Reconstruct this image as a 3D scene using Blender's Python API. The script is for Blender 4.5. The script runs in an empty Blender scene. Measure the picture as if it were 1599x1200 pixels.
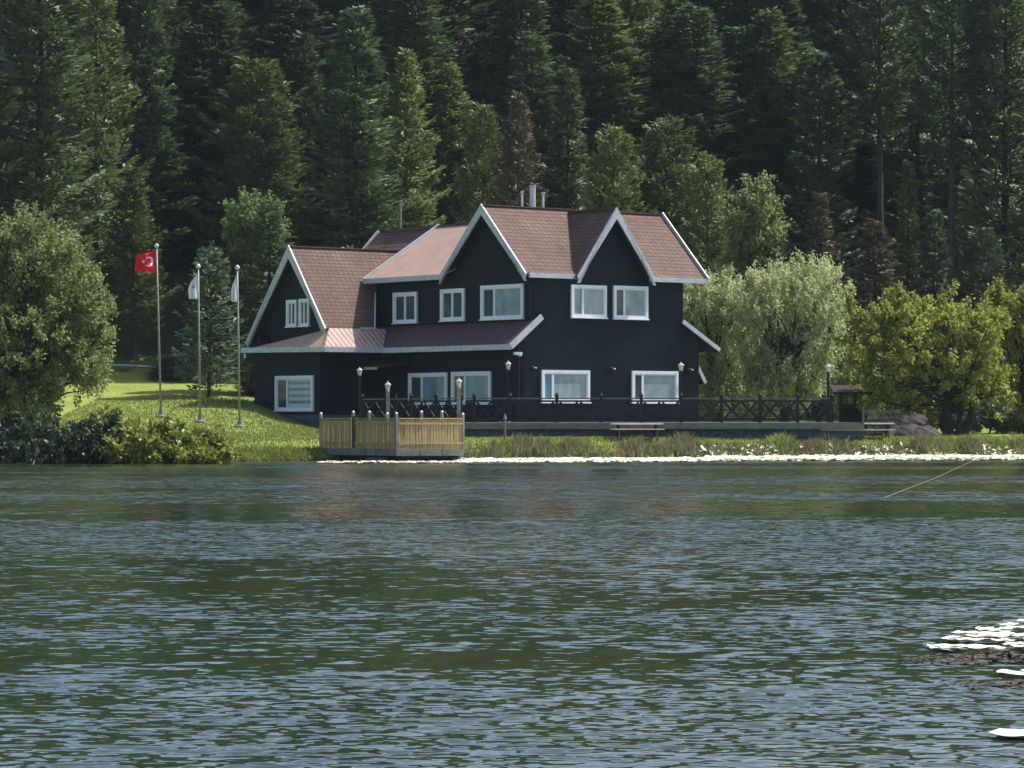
import bpy, math, random
import numpy as np
from mathutils import Vector
R = math.radians
random.seed(7)
col = bpy.context.scene.collection
scene = bpy.context.scene

# ------------------------------------------------------------------ camera, sky, sun, exposure
F, HOR, CAMZ = 4917.0, 655.0, 1.45            # focal length (photo px), horizon row, eye height above the water
cam_d = bpy.data.cameras.new('camera'); cam = bpy.data.objects.new('camera', cam_d); col.objects.link(cam)
cam.location = (0, 0, CAMZ); cam.rotation_euler = (R(90), 0, 0)
cam_d.sensor_width = 36; cam_d.lens = F / 1599 * 36; cam_d.shift_y = (HOR - 600) / 1599
cam_d.clip_start = 0.5; cam_d.clip_end = 3000
scene.camera = cam

SUN_AZ, SUN_EL = R(63), R(53)                  # azimuth from +Y towards +X
w = bpy.data.worlds.new('World'); scene.world = w; w.use_nodes = True
nt = w.node_tree; bgn = nt.nodes['Background']
sky = nt.nodes.new('ShaderNodeTexSky'); sky.sky_type = 'NISHITA'; sky.sun_disc = False
sky.sun_elevation = SUN_EL; sky.sun_rotation = SUN_AZ
sky.air_density = 1.0; sky.dust_density = 2.2
nt.links.new(sky.outputs[0], bgn.inputs[0]); bgn.inputs[1].default_value = 0.15
sl = bpy.data.lights.new('sun', 'SUN'); sl.energy = 5.0; sl.angle = R(0.5); sl.color = (1, 0.95, 0.86)
so = bpy.data.objects.new('sun', sl); col.objects.link(so)
sd = Vector((math.sin(SUN_AZ) * math.cos(SUN_EL), math.cos(SUN_AZ) * math.cos(SUN_EL), math.sin(SUN_EL)))
so.rotation_euler = sd.to_track_quat('Z', 'Y').to_euler()
scene.view_settings.view_transform = 'Standard'; scene.view_settings.look = 'None'
scene.view_settings.exposure = 0.62; scene.view_settings.gamma = 1
scene.cycles.max_bounces = 6; scene.cycles.transparent_max_bounces = 6
scene.cycles.sample_clamp_indirect = 4

# ------------------------------------------------------------------ materials
def mat(name, base, rough=0.7, spec=0.3, metal=0.0):
    m = bpy.data.materials.new(name); m.use_nodes = True
    b = m.node_tree.nodes['Principled BSDF']
    b.inputs['Base Color'].default_value = (*base, 1); b.inputs['Roughness'].default_value = rough
    b.inputs['Specular IOR Level'].default_value = spec; b.inputs['Metallic'].default_value = metal
    return m
def N(m, t, **kw):
    n = m.node_tree.nodes.new(t)
    for k, v in kw.items(): setattr(n, k, v)
    return n
def L(m, a, b): m.node_tree.links.new(a, b)
def ramp(m, fac, stops):
    r = N(m, 'ShaderNodeValToRGB'); e = r.color_ramp.elements
    while len(e) < len(stops): e.new(0.5)
    for i, (p, c) in enumerate(stops): e[i].position = p; e[i].color = (*c, 1)
    L(m, fac, r.inputs[0]); return r.outputs[0]
def mapping(m, scale, src='Object', rot=(0, 0, 0)):
    tc = N(m, 'ShaderNodeTexCoord'); mp = N(m, 'ShaderNodeMapping')
    mp.inputs['Scale'].default_value = scale; mp.inputs['Rotation'].default_value = rot
    L(m, tc.outputs[src], mp.inputs[0]); return mp.outputs[0]
def noise(m, vec, scale, detail=4, rough=0.55):
    n = N(m, 'ShaderNodeTexNoise'); n.inputs['Scale'].default_value = scale
    n.inputs['Detail'].default_value = detail; n.inputs['Roughness'].default_value = rough
    if vec is not None: L(m, vec, n.inputs['Vector'])
    return n
def bsdf(m): return m.node_tree.nodes['Principled BSDF']
def noisy(name, c0, c1, scale=3, rough=0.7, spec=0.3, vscale=(1, 1, 1), bump=0.0, detail=5):
    m = mat(name, c0, rough, spec)
    n = noise(m, mapping(m, vscale), scale, detail)
    L(m, ramp(m, n.outputs[0], [(0.3, c0), (0.7, c1)]), bsdf(m).inputs['Base Color'])
    if bump:
        b = N(m, 'ShaderNodeBump'); b.inputs['Strength'].default_value = 1; b.inputs['Distance'].default_value = bump
        L(m, n.outputs[0], b.inputs['Height']); L(m, b.outputs[0], bsdf(m).inputs['Normal'])
    return m
def leafmat(name, c0, c1, trans=0.35, rough=0.55, spec=0.25, spread=0.5):
    """c0..c1 over leaf-random and a slow noise; translucent share; per-tree brightness change"""
    m = mat(name, c0, rough, spec)
    g = N(m, 'ShaderNodeNewGeometry'); oi = N(m, 'ShaderNodeObjectInfo')
    n = noise(m, mapping(m, (1, 1, 1)), 0.9, 3)
    a = N(m, 'ShaderNodeMath', operation='MULTIPLY_ADD'); a.inputs[1].default_value = 0.45
    L(m, g.outputs['Random Per Island'], a.inputs[0])
    b = N(m, 'ShaderNodeMath', operation='MULTIPLY'); b.inputs[1].default_value = 0.6
    L(m, n.outputs[0], b.inputs[0]); L(m, b.outputs[0], a.inputs[2])
    c = ramp(m, a.outputs[0], [(0.2, c0), (0.8, c1)])
    hs = N(m, 'ShaderNodeHueSaturation'); L(m, c, hs.inputs['Color'])
    v = N(m, 'ShaderNodeMapRange'); v.inputs['To Min'].default_value = 1 - spread * 0.5; v.inputs['To Max'].default_value = 1 + spread * 0.5
    L(m, oi.outputs['Random'], v.inputs[0]); L(m, v.outputs[0], hs.inputs['Value'])
    h = N(m, 'ShaderNodeMapRange'); h.inputs['To Min'].default_value = 0.5 - 0.035 * spread; h.inputs['To Max'].default_value = 0.5 + 0.02 * spread
    fr = N(m, 'ShaderNodeMath', operation='FRACT'); mu = N(m, 'ShaderNodeMath', operation='MULTIPLY'); mu.inputs[1].default_value = 17.3
    L(m, oi.outputs['Random'], mu.inputs[0]); L(m, mu.outputs[0], fr.inputs[0]); L(m, fr.outputs[0], h.inputs[0]); L(m, h.outputs[0], hs.inputs['Hue'])
    L(m, hs.outputs[0], bsdf(m).inputs['Base Color'])
    tr = N(m, 'ShaderNodeBsdfTranslucent'); L(m, hs.outputs[0], tr.inputs[0])
    mx = N(m, 'ShaderNodeMixShader'); mx.inputs[0].default_value = trans
    L(m, bsdf(m).outputs[0], mx.inputs[1]); L(m, tr.outputs[0], mx.inputs[2])
    L(m, mx.outputs[0], m.node_tree.nodes['Material Output'].inputs[0])
    return m

M = {}
M['trim'] = noisy('white_painted_wood', (0.34, 0.38, 0.40), (0.50, 0.545, 0.565), 6, 0.5)
M['frame'] = noisy('white_window_plastic', (0.62, 0.66, 0.68), (0.74, 0.78, 0.79), 4, 0.4)
def wallmat():
    m = mat('dark_board_siding', (0.010, 0.017, 0.022), 0.65, 0.12)
    v = mapping(m, (1, 1, 1)); sep = N(m, 'ShaderNodeSeparateXYZ'); L(m, v, sep.inputs[0])
    mo = N(m, 'ShaderNodeMath', operation='MULTIPLY'); mo.inputs[1].default_value = 1 / 0.17
    fr = N(m, 'ShaderNodeMath', operation='FRACT'); L(m, sep.outputs[2], mo.inputs[0]); L(m, mo.outputs[0], fr.inputs[0])
    b = N(m, 'ShaderNodeBump'); b.inputs['Distance'].default_value = 0.02; b.inputs['Strength'].default_value = 0.8
    L(m, fr.outputs[0], b.inputs['Height']); L(m, b.outputs[0], bsdf(m).inputs['Normal'])
    n = noise(m, mapping(m, (0.6, 0.6, 5)), 2.5, 6)
    L(m, ramp(m, n.outputs[0], [(0.3, (0.003, 0.009, 0.012)), (0.72, (0.008, 0.019, 0.025))]), bsdf(m).inputs['Base Color'])
    return m
M['wall'] = wallmat()
def shingles():
    m = mat('brown_shingles', (0.2, 0.1, 0.08), 0.8, 0.25)
    tc = N(m, 'ShaderNodeTexCoord'); sep = N(m, 'ShaderNodeSeparateXYZ'); L(m, tc.outputs['Object'], sep.inputs[0])
    ad = N(m, 'ShaderNodeMath', operation='ADD'); L(m, sep.outputs[0], ad.inputs[0]); L(m, sep.outputs[1], ad.inputs[1])
    zz = N(m, 'ShaderNodeMath', operation='MULTIPLY'); zz.inputs[1].default_value = 1.35; L(m, sep.outputs[2], zz.inputs[0])
    cb = N(m, 'ShaderNodeCombineXYZ'); L(m, ad.outputs[0], cb.inputs[0]); L(m, zz.outputs[0], cb.inputs[1])
    br = N(m, 'ShaderNodeTexBrick'); L(m, cb.outputs[0], br.inputs[0]); br.inputs['Scale'].default_value = 1
    br.inputs['Brick Width'].default_value = 0.26; br.inputs['Row Height'].default_value = 0.21
    br.inputs['Mortar Size'].default_value = 0.03; br.inputs['Mortar Smooth'].default_value = 0.6
    br.inputs['Color1'].default_value = (0.150, 0.092, 0.076, 1); br.inputs['Color2'].default_value = (0.115, 0.067, 0.054, 1)
    br.inputs['Mortar'].default_value = (0.070, 0.042, 0.034, 1)
    n = noise(m, mapping(m, (1, 1, 1)), 0.8, 5)
    mx = N(m, 'ShaderNodeMix', data_type='RGBA', blend_type='MULTIPLY'); mx.inputs[0].default_value = 1
    L(m, br.outputs[0], mx.inputs[6]); L(m, ramp(m, n.outputs[0], [(0.3, (0.78, 0.75, 0.75)), (0.7, (1.12, 1.1, 1.05))]), mx.inputs[7])
    L(m, mx.outputs[2], bsdf(m).inputs['Base Color'])
    b = N(m, 'ShaderNodeBump'); b.inputs['Distance'].default_value = 0.03; b.inputs['Strength'].default_value = 0.7
    L(m, br.outputs[1], b.inputs['Height']); b.invert = True; L(m, b.outputs[0], bsdf(m).inputs['Normal'])
    return m
M['shingle'] = shingles()
def ribbed(name, axis, c0, c1):
    m = mat(name, c0, 0.42, 0.5)
    tc = N(m, 'ShaderNodeTexCoord'); sep = N(m, 'ShaderNodeSeparateXYZ'); L(m, tc.outputs['Object'], sep.inputs[0])
    mu = N(m, 'ShaderNodeMath', operation='MULTIPLY'); mu.inputs[1].default_value = 2 * math.pi / 0.26; L(m, sep.outputs[axis], mu.inputs[0])
    sn = N(m, 'ShaderNodeMath', operation='SINE'); L(m, mu.outputs[0], sn.inputs[0])
    b = N(m, 'ShaderNodeBump'); b.inputs['Distance'].default_value = 0.018; L(m, sn.outputs[0], b.inputs['Height'])
    L(m, b.outputs[0], bsdf(m).inputs['Normal'])
    n = noise(m, mapping(m, (1, 1, 1)), 1.5, 5); L(m, ramp(m, n.outputs[0], [(0.3, c0), (0.7, c1)]), bsdf(m).inputs['Base Color'])
    return m
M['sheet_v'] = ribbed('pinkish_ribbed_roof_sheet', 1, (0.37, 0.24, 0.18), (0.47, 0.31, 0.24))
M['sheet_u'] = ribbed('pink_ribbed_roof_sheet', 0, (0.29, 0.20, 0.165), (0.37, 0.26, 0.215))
M['leanto'] = ribbed('shaded_red_ribbed_roof_sheet', 1, (0.060, 0.026, 0.026), (0.085, 0.036, 0.034))  # shade from the main house is put into this darker base colour
def glass(name, c, rough=0.08):
    m = mat(name, c, rough, 0.6)
    n = noise(m, mapping(m, (1.2, 1.2, 0.7)), 2, 3)
    L(m, ramp(m, n.outputs[0], [(0.3, tuple(x * 0.75 for x in c)), (0.7, tuple(x * 1.2 for x in c))]), bsdf(m).inputs['Base Color'])
    return m
M['curtained'] = glass('curtained_window_glass', (0.26, 0.34, 0.35))
M['darkpane'] = glass('dark_window_glass', (0.045, 0.07, 0.08))
M['bluepane'] = glass('blue_window_glass', (0.16, 0.27, 0.31))
M['blind'] = mat('white_blind', (0.5, 0.56, 0.55), 0.8)
M['stone'] = noisy('dark_stone', (0.035, 0.05, 0.062), (0.10, 0.125, 0.14), 5, 0.85, 0.2, (1, 1, 2), 0.03)
M['ledge'] = noisy('grey_concrete', (0.10, 0.105, 0.095), (0.20, 0.20, 0.175), 2.5, 0.85, 0.2, (1, 1, 3), 0.01)
M['darkwood'] = noisy('black_stained_wood', (0.006, 0.010, 0.012), (0.018, 0.025, 0.028), 6, 0.7, 0.2, (1, 1, 4))
M['railtop'] = noisy('worn_dark_rail_wood', (0.05, 0.06, 0.06), (0.12, 0.13, 0.125), 6, 0.4, 0.4)
M['greywood'] = noisy('weathered_grey_wood', (0.13, 0.125, 0.11), (0.24, 0.23, 0.2), 8, 0.8, 0.2, (1, 1, 0.3))
M['pine'] = noisy('fresh_yellow_timber', (0.24, 0.17, 0.075), (0.40, 0.30, 0.14), 7, 0.65, 0.3, (1, 1, 0.2))
M['lampwhite'] = mat('frosted_lamp_glass', (0.42, 0.42, 0.40), 0.35, 0.5)
M['metal'] = noisy('galvanised_metal', (0.36, 0.38, 0.38), (0.5, 0.52, 0.52), 5, 0.35, 0.5)
M['polemetal'] = noisy('dull_grey_pole_paint', (0.14, 0.15, 0.14), (0.24, 0.25, 0.22), 5, 0.4, 0.4)
M['red'] = noisy('red_flag_cloth', (0.62, 0.012, 0.025), (0.72, 0.02, 0.035), 3, 0.8, 0.1)
M['whitecloth'] = noisy('white_flag_cloth', (0.62, 0.64, 0.68), (0.74, 0.76, 0.8), 3, 0.8, 0.1)
M['emblem'] = mat('blue_grey_print', (0.2, 0.24, 0.32), 0.8)
M['tabletop'] = noisy('sun_glare_table_wood', (0.55, 0.47, 0.38), (0.72, 0.64, 0.54), 6, 0.55, 0.35)  # glare on the table tops is put into the colour as paler wood
M['brownwood'] = noisy('dark_brown_timber', (0.018, 0.012, 0.010), (0.045, 0.028, 0.022), 5, 0.8, 0.2, (1, 1, 4))
M['rock'] = noisy('pinkish_rock', (0.26, 0.17, 0.14), (0.50, 0.36, 0.30), 2, 0.9, 0.2, bump=0.05)
M['drystone'] = noisy('mossy_field_stone', (0.10, 0.09, 0.055), (0.28, 0.24, 0.15), 4, 0.9, 0.2, bump=0.05)
M['bark'] = noisy('grey_brown_bark', (0.035, 0.030, 0.024), (0.10, 0.085, 0.065), 6, 0.9, 0.1, (1, 1, 0.25), 0.02)
M['darkbark'] = noisy('dark_wet_bark', (0.018, 0.015, 0.012), (0.05, 0.042, 0.034), 6, 0.9, 0.1, (1, 1, 0.25), 0.02)
# foliage
M['fir'] = leafmat('dark_fir_needles', (0.038, 0.075, 0.034), (0.150, 0.215, 0.095), 0.2, spread=0.7)
M['pineneedle'] = leafmat('olive_pine_needles', (0.060, 0.100, 0.034), (0.21, 0.27, 0.10), 0.25, spread=0.7)
M['brownfir'] = leafmat('brownish_conifer_needles', (0.060, 0.058, 0.034), (0.165, 0.150, 0.088), 0.2, spread=0.15)
M['blueneedle'] = leafmat('grey_green_spruce_needles', (0.045, 0.080, 0.046), (0.125, 0.180, 0.105), 0.2)
M['freshleaf'] = leafmat('fresh_green_leaves', (0.08, 0.13, 0.04), (0.26, 0.33, 0.13), 0.5)
M['willow'] = leafmat('silvery_willow_leaves', (0.20, 0.24, 0.10), (0.58, 0.64, 0.33), 0.5, spread=0.12)
M['leftleaf'] = leafmat('dull_green_leaves', (0.080, 0.125, 0.045), (0.30, 0.36, 0.13), 0.5, spread=0.15)
M['goldleaf'] = leafmat('yellow_green_leaves', (0.10, 0.125, 0.018), (0.38, 0.40, 0.085), 0.5, spread=0.08)
M['rhodo'] = leafmat('dark_glossy_shrub_leaves', (0.024, 0.046, 0.024), (0.080, 0.120, 0.050), 0.2, 0.45, 0.25)
M['goldshrub'] = leafmat('yellow_shrub_leaves', (0.065, 0.095, 0.014), (0.25, 0.28, 0.055), 0.4, 0.45, 0.35)
M['limegrass'] = leafmat('lime_shore_plants', (0.12, 0.155, 0.03), (0.31, 0.36, 0.09), 0.4)
M['reed'] = leafmat('brown_green_reeds', (0.12, 0.115, 0.055), (0.34, 0.32, 0.17), 0.35)
M['grassblade'] = leafmat('lawn_grass_blades', (0.10, 0.14, 0.03), (0.26, 0.31, 0.08), 0.4)
M['pad'] = noisy('sun_glare_lily_pad', (0.74, 0.73, 0.58), (0.88, 0.87, 0.74), 4, 0.3, 0.6)  # near-white colour stands in for sun glare on the pads
M['padstem'] = noisy('brown_lily_stem', (0.03, 0.022, 0.014), (0.08, 0.055, 0.035), 6, 0.6)
M['line'] = mat('pale_fishing_line', (0.16, 0.18, 0.10), 0.5)

# ------------------------------------------------------------------ mesh helpers
class MB:
    def __init__(s): s.v = []; s.f = []
    def add(s, vs, fs):
        o = len(s.v); s.v += [tuple(p) for p in vs]; s.f += [tuple(i + o for i in q) for q in fs]
    def box(s, x0, x1, y0, y1, z0, z1):
        s.add([(x, y, z) for z in (z0, z1) for x, y in ((x0, y0), (x1, y0), (x1, y1), (x0, y1))],
              [(3, 2, 1, 0), (4, 5, 6, 7), (0, 1, 5, 4), (1, 2, 6, 5), (2, 3, 7, 6), (3, 0, 4, 7)])
        return s
    def prism(s, pts, d):
        n = len(pts); d = Vector(d); p = [Vector(q) for q in pts]
        s.add(p + [q + d for q in p], [tuple(range(n))[::-1], tuple(range(n, 2 * n))] + [(i, (i + 1) % n, n + (i + 1) % n, n + i) for i in range(n)])
        return s
    def bar(s, p, q, wd, ht, up=(0, 0, 1)):
        p, q = Vector(p), Vector(q); d = (q - p).normalized(); sd_ = d.cross(Vector(up)).normalized(); u = sd_.cross(d).normalized()
        a = sd_ * wd / 2; b = u * ht / 2
        s.add([p - a - b, p + a - b, p + a + b, p - a + b, q - a - b, q + a - b, q + a + b, q - a + b],
              [(0, 1, 2, 3), (7, 6, 5, 4), (0, 4, 5, 1), (1, 5, 6, 2), (2, 6, 7, 3), (3, 7, 4, 0)])
        return s
    def tube(s, pts, rs, n=8, cap=True):
        pts = [Vector(p) for p in pts]; vs = []; fs = []
        if not hasattr(rs, '__len__'): rs = [rs] * len(pts)
        for i, p in enumerate(pts):
            d = (pts[min(i + 1, len(pts) - 1)] - pts[max(i - 1, 0)]).normalized()
            a = d.cross(Vector((0.13, 0.97, 0.2))).normalized(); b = d.cross(a)
            for k in range(n):
                t = 2 * math.pi * k / n; vs.append(p + (a * math.cos(t) + b * math.sin(t)) * rs[i])
        for i in range(len(pts) - 1):
            for k in range(n):
                k2 = (k + 1) % n; fs.append((i * n + k, i * n + k2, (i + 1) * n + k2, (i + 1) * n + k))
        if cap: fs.append(tuple(range(n))[::-1]); fs.append(tuple(range(len(vs) - n, len(vs))))
        s.add(vs, fs); return s
    def lathe(s, prof, c=(0, 0, 0), n=14):
        vs = []; fs = []
        for r, z in prof:
            for k in range(n):
                t = 2 * math.pi * k / n; vs.append((c[0] + r * math.cos(t), c[1] + r * math.sin(t), c[2] + z))
        for i in range(len(prof) - 1):
            for k in range(n):
                k2 = (k + 1) % n; fs.append((i * n + k, i * n + k2, (i + 1) * n + k2, (i + 1) * n + k))
        fs.append(tuple(range(n))[::-1]); fs.append(tuple(range(len(vs) - n, len(vs))))
        s.add(vs, fs); return s
    def build(s, name, m, parent=None, off=(0, 0, 0), smooth=False, bevel=0):
        me = bpy.data.meshes.new(name)
        me.from_pydata([(x + off[0], y + off[1], z + off[2]) for x, y, z in s.v], [], s.f); me.materials.append(M[m] if isinstance(m, str) else m)
        if smooth: me.polygons.foreach_set('use_smooth', [True] * len(me.polygons))
        me.update(); o = bpy.data.objects.new(name, me); col.objects.link(o)
        if parent: o.parent = parent
        if bevel:
            b = o.modifiers.new('bevel', 'BEVEL'); b.width = bevel; b.segments = 2
        return o
def npmesh(name, verts, nside, m, parent=None):
    """verts (n*nside,3) -> n separate polygons of nside corners"""
    me = bpy.data.meshes.new(name); nv = len(verts); nf = nv // nside
    me.vertices.add(nv); me.vertices.foreach_set('co', np.asarray(verts, np.float32).ravel())
    me.loops.add(nv); me.loops.foreach_set('vertex_index', np.arange(nv, dtype=np.int32))
    me.polygons.add(nf); me.polygons.foreach_set('loop_start', np.arange(0, nv, nside, dtype=np.int32))
    me.update(calc_edges=True); me.materials.append(M[m] if isinstance(m, str) else m)
    o = bpy.data.objects.new(name, me); col.objects.link(o)
    if parent: o.parent = parent
    return o
def unit(a): return a / np.maximum(np.linalg.norm(a, axis=1, keepdims=True), 1e-9)
def leaves(c, d, n, ln, wd):
    """rhombic leaves: centre-base c, direction d, normal n, length and width arrays"""
    d = unit(d); sdv = unit(np.cross(d, n)); ln = np.asarray(ln)[:, None]; wd = np.asarray(wd)[:, None]
    nn = unit(np.cross(sdv, d))
    a = c; b = c + d * ln * 0.45 + sdv * wd / 2; e = c + d * ln - nn * ln * 0.1; g = c + d * ln * 0.45 - sdv * wd / 2
    return np.stack([a, b, e, g], 1).reshape(-1, 3)
def thing(name, label, cat, loc=(0, 0, 0), rz=0, group=None):
    o = bpy.data.objects.new(name, None); col.objects.link(o); o.location = loc; o.rotation_euler = (0, 0, rz)
    o.empty_display_size = 0.3; return tag(o, label, cat, group)
def tag(o, label=None, cat=None, group=None, kind=None):
    if label: o['label'] = label
    if cat: o['category'] = cat
    if group: o['group'] = group
    if kind: o['kind'] = kind
    return o
def copy_tree(o, parent=None):
    c = o.copy(); col.objects.link(c); c.parent = parent
    for ch in list(o.children): copy_tree(ch, c)
    return c
def PX(px, Y): return (px - 800) / F * Y
def ZY(py, Y): return CAMZ + (HOR - py) * Y / F

# ------------------------------------------------------------------ terrain
def interp(x, tab):
    if x <= tab[0][0]: return tab[0][1]
    for (a, b), (c, d) in zip(tab, tab[1:]):
        if x <= c: return b + (d - b) * (x - a) / (c - a)
    return tab[-1][1]
SH = [(-60, 96), (-17, 102.8), (-10.5, 105.5), (-6.6, 110.3), (-1.5, 112.2), (7, 114), (13, 115.3), (22, 118), (60, 124)]
PL = [(-40, -2.2), (-4, -0.9), (0, -0.03), (1.2, 0.42), (10, 0.75), (20, 1.25), (45, 3.2), (56, 6.5), (150, 58), (260, 70), (700, 80)]
PR = [(-40, -2.2), (-4, -0.9), (0, -0.03), (1.2, 0.38), (3.6, 0.70), (8, 0.82), (25, 1.0), (34, 1.25), (42, 3.0), (150, 62), (260, 74), (700, 84)]
def shore(X): return interp(X, SH) + 0.35 * math.sin(X * 1.3) + 0.2 * math.sin(X * 3.1 + 1)
def ground(X, Y):
    t = Y - interp(X, SH)
    if t < 12: t = Y - shore(X) * (1 - max(0, t) / 12) - interp(X, SH) * max(0, t) / 12 if t > 0 else Y - shore(X)
    k = min(1, max(0, (X + 12) / 5)); k = k * k * (3 - 2 * k)
    z = interp(t, PL) * (1 - k) + interp(t, PR) * k
    if t > 3: z += 0.05 * math.sin(X * 0.7 + Y * 0.31) * min(1, t / 20) + 0.6 * max(0, min(1, (t - 45) / 30)) * math.sin(X * 0.17 + 2) * math.cos(Y * 0.09)
    return z
xs = sorted(set([-600, -300, -150, -100, -80, -60, -50] + [x * 0.6 for x in range(-75, 76)] + [50, 60, 80, 100, 150, 300, 600]))
ys = [-300, -100, 0, 60, 90] + [95 + 0.6 * i for i in range(100)] + [156 + 3 * i for i in range(50)] + [310, 340, 400, 500, 800]
mb = MB(); mb.v = [(x, y, ground(x, y)) for y in ys for x in xs]; nx = len(xs)
mb.f = [(j * nx + i, j * nx + i + 1, (j + 1) * nx + i + 1, (j + 1) * nx + i) for j in range(len(ys) - 1) for i in range(nx - 1)]
def groundmat():
    m = mat('lawn_and_forest_floor', (0.1, 0.15, 0.03), 0.9, 0.1)
    v = mapping(m, (1, 1, 1)); sep = N(m, 'ShaderNodeSeparateXYZ'); L(m, v, sep.inputs[0])
    n1 = noise(m, v, 0.35, 6); n2 = noise(m, v, 9, 4)
    lawn = ramp(m, n1.outputs[0], [(0.3, (0.15, 0.19, 0.04)), (0.7, (0.27, 0.31, 0.08))])
    mx0 = N(m, 'ShaderNodeMix', data_type='RGBA', blend_type='MULTIPLY'); mx0.inputs[0].default_value = 0.7
    L(m, lawn, mx0.inputs[6]); L(m, ramp(m, n2.outputs[0], [(0.3, (0.6, 0.62, 0.55)), (0.7, (1.1, 1.1, 1.0))]), mx0.inputs[7])
    fl = ramp(m, n1.outputs[0], [(0.3, (0.018, 0.026, 0.010)), (0.7, (0.045, 0.052, 0.022))])
    a = N(m, 'ShaderNodeMath', operation='MULTIPLY_ADD'); a.inputs[1].default_value = 9; L(m, n1.outputs[0], a.inputs[0]); L(m, sep.outputs[1], a.inputs[2])
    mr = N(m, 'ShaderNodeMapRange'); mr.inputs['From Min'].default_value = 152; mr.inputs['From Max'].default_value = 157; L(m, a.outputs[0], mr.inputs[0])
    mx = N(m, 'ShaderNodeMix', data_type='RGBA'); L(m, mr.outputs[0], mx.inputs[0]); L(m, mx0.outputs[2], mx.inputs[6]); L(m, fl, mx.inputs[7])
    # bare wet soil at the water's edge
    mr2 = N(m, 'ShaderNodeMapRange'); mr2.inputs['From Min'].default_value = 0.22; mr2.inputs['From Max'].default_value = 0.36; L(m, sep.outputs[2], mr2.inputs[0])
    mx2 = N(m, 'ShaderNodeMix', data_type='RGBA'); L(m, mr2.outputs[0], mx2.inputs[0]); mx2.inputs[6].default_value = (0.03, 0.028, 0.018, 1); L(m, mx.outputs[2], mx2.inputs[7])
    L(m, mx2.outputs[2], bsdf(m).inputs['Base Color'])
    b = N(m, 'ShaderNodeBump'); b.inputs['Distance'].default_value = 0.05; L(m, n2.outputs[0], b.inputs['Height']); L(m, b.outputs[0], bsdf(m).inputs['Normal'])
    return m
M['ground'] = groundmat()
tag(mb.build('ground', 'ground', smooth=True), kind='structure')

# ------------------------------------------------------------------ lake
def watermat():
    m = mat('rippled_lake_water', (0.030, 0.040, 0.014), 0.03, 0.5)
    bs = bsdf(m); bs.inputs['IOR'].default_value = 1.38; bs.inputs['Specular IOR Level'].default_value = 0.85
    g = N(m, 'ShaderNodeNewGeometry')
    def mp(sc, rot=0, loc=(0, 0, 0)):
        p = N(m, 'ShaderNodeMapping'); p.inputs['Scale'].default_value = sc; p.inputs['Rotation'].default_value = (0, 0, rot); p.inputs['Location'].default_value = loc
        L(m, g.outputs['Position'], p.inputs[0]); return p.outputs[0]
    n1 = noise(m, mp((1.6, 2.4, 1), R(3)), 3.0, 2, 0.55)
    n2 = noise(m, mp((1.3, 1.2, 1), R(-8), (40, 7, 3)), 0.75, 3, 0.6)
    patch = noise(m, mp((0.03, 0.085, 1), R(4), (3.3, 1.2, 0)), 1.0, 4, 0.6)
    amp = N(m, 'ShaderNodeMapRange'); amp.inputs['From Min'].default_value = 0.42; amp.inputs['From Max'].default_value = 0.58
    amp.inputs['To Min'].default_value = 0.24; amp.inputs['To Max'].default_value = 1.0; L(m, patch.outputs[0], amp.inputs[0])
    def vm(op, a, b=None, c=None):
        n = N(m, 'ShaderNodeVectorMath', operation=op)
        for i, x in enumerate((a, b, c)):
            if x is None: continue
            if isinstance(x, tuple): n.inputs[i].default_value = x
            else: L(m, x, n.inputs[i])
        return n
    a = vm('SUBTRACT', n1.outputs['Color'], (0.5, 0.5, 0.5)); a = vm('MULTIPLY', a.outputs[0], (1.4, 1.8, 0))
    b = vm('SUBTRACT', n2.outputs['Color'], (0.5, 0.5, 0.5)); b = vm('MULTIPLY', b.outputs[0], (1.0, 0.75, 0))
    s = vm('ADD', a.outputs[0], b.outputs[0])
    sc = N(m, 'ShaderNodeVectorMath', operation='SCALE'); L(m, s.outputs[0], sc.inputs[0]); L(m, amp.outputs[0], sc.inputs['Scale'])
    # wind waves: steep faces lie on the side away from the wind (-Y), long gentle backs on the other
    sx = N(m, 'ShaderNodeSeparateXYZ'); L(m, sc.outputs[0], sx.inputs[0])
    bk = N(m, 'ShaderNodeMath', operation='MULTIPLY'); bk.inputs[1].default_value = -0.35; L(m, sx.outputs[1], bk.inputs[0])
    mn = N(m, 'ShaderNodeMath', operation='MINIMUM'); L(m, sx.outputs[1], mn.inputs[0]); L(m, bk.outputs[0], mn.inputs[1])
    # (min picks the camera-side slope; the gentle backs keep 35% of their tilt)
    cb = N(m, 'ShaderNodeCombineXYZ'); L(m, sx.outputs[0], cb.inputs[0]); L(m, mn.outputs[0], cb.inputs[1])
    z = vm('ADD', cb.outputs[0], (0, -0.02, 1)); nn = vm('NORMALIZE', z.outputs[0])
    L(m, nn.outputs[0], bs.inputs['Normal'])
    cn = noise(m, mp((0.12, 0.05, 1)), 1, 3)
    L(m, ramp(m, cn.outputs[0], [(0.35, (0.017, 0.033, 0.018)), (0.65, (0.032, 0.038, 0.016))]), bs.inputs['Base Color'])
    return m
M['water'] = watermat()
mb = MB(); mb.add([(-500, -250, 0), (500, -250, 0), (500, 135, 0), (-500, 135, 0)], [(0, 1, 2, 3)])
tag(mb.build('lake', 'water'), kind='structure')

# ------------------------------------------------------------------ the house (local u = along the right front, v = along the left front)
TH = R(38.4); CO, SI = math.cos(TH), math.sin(TH); C0 = (30 / F * 128, 128.0); ZB = 0.7
house = thing('lakeside_house', 'large black two storey lake house with brown gabled roofs and white trim', 'house', (C0[0], C0[1], ZB), TH)
HO = (0, 0, -ZB)
def hp(mb, name, m, parent=None, **k):
    return mb.build(name, m, parent or house, off=HO, **k)
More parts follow.
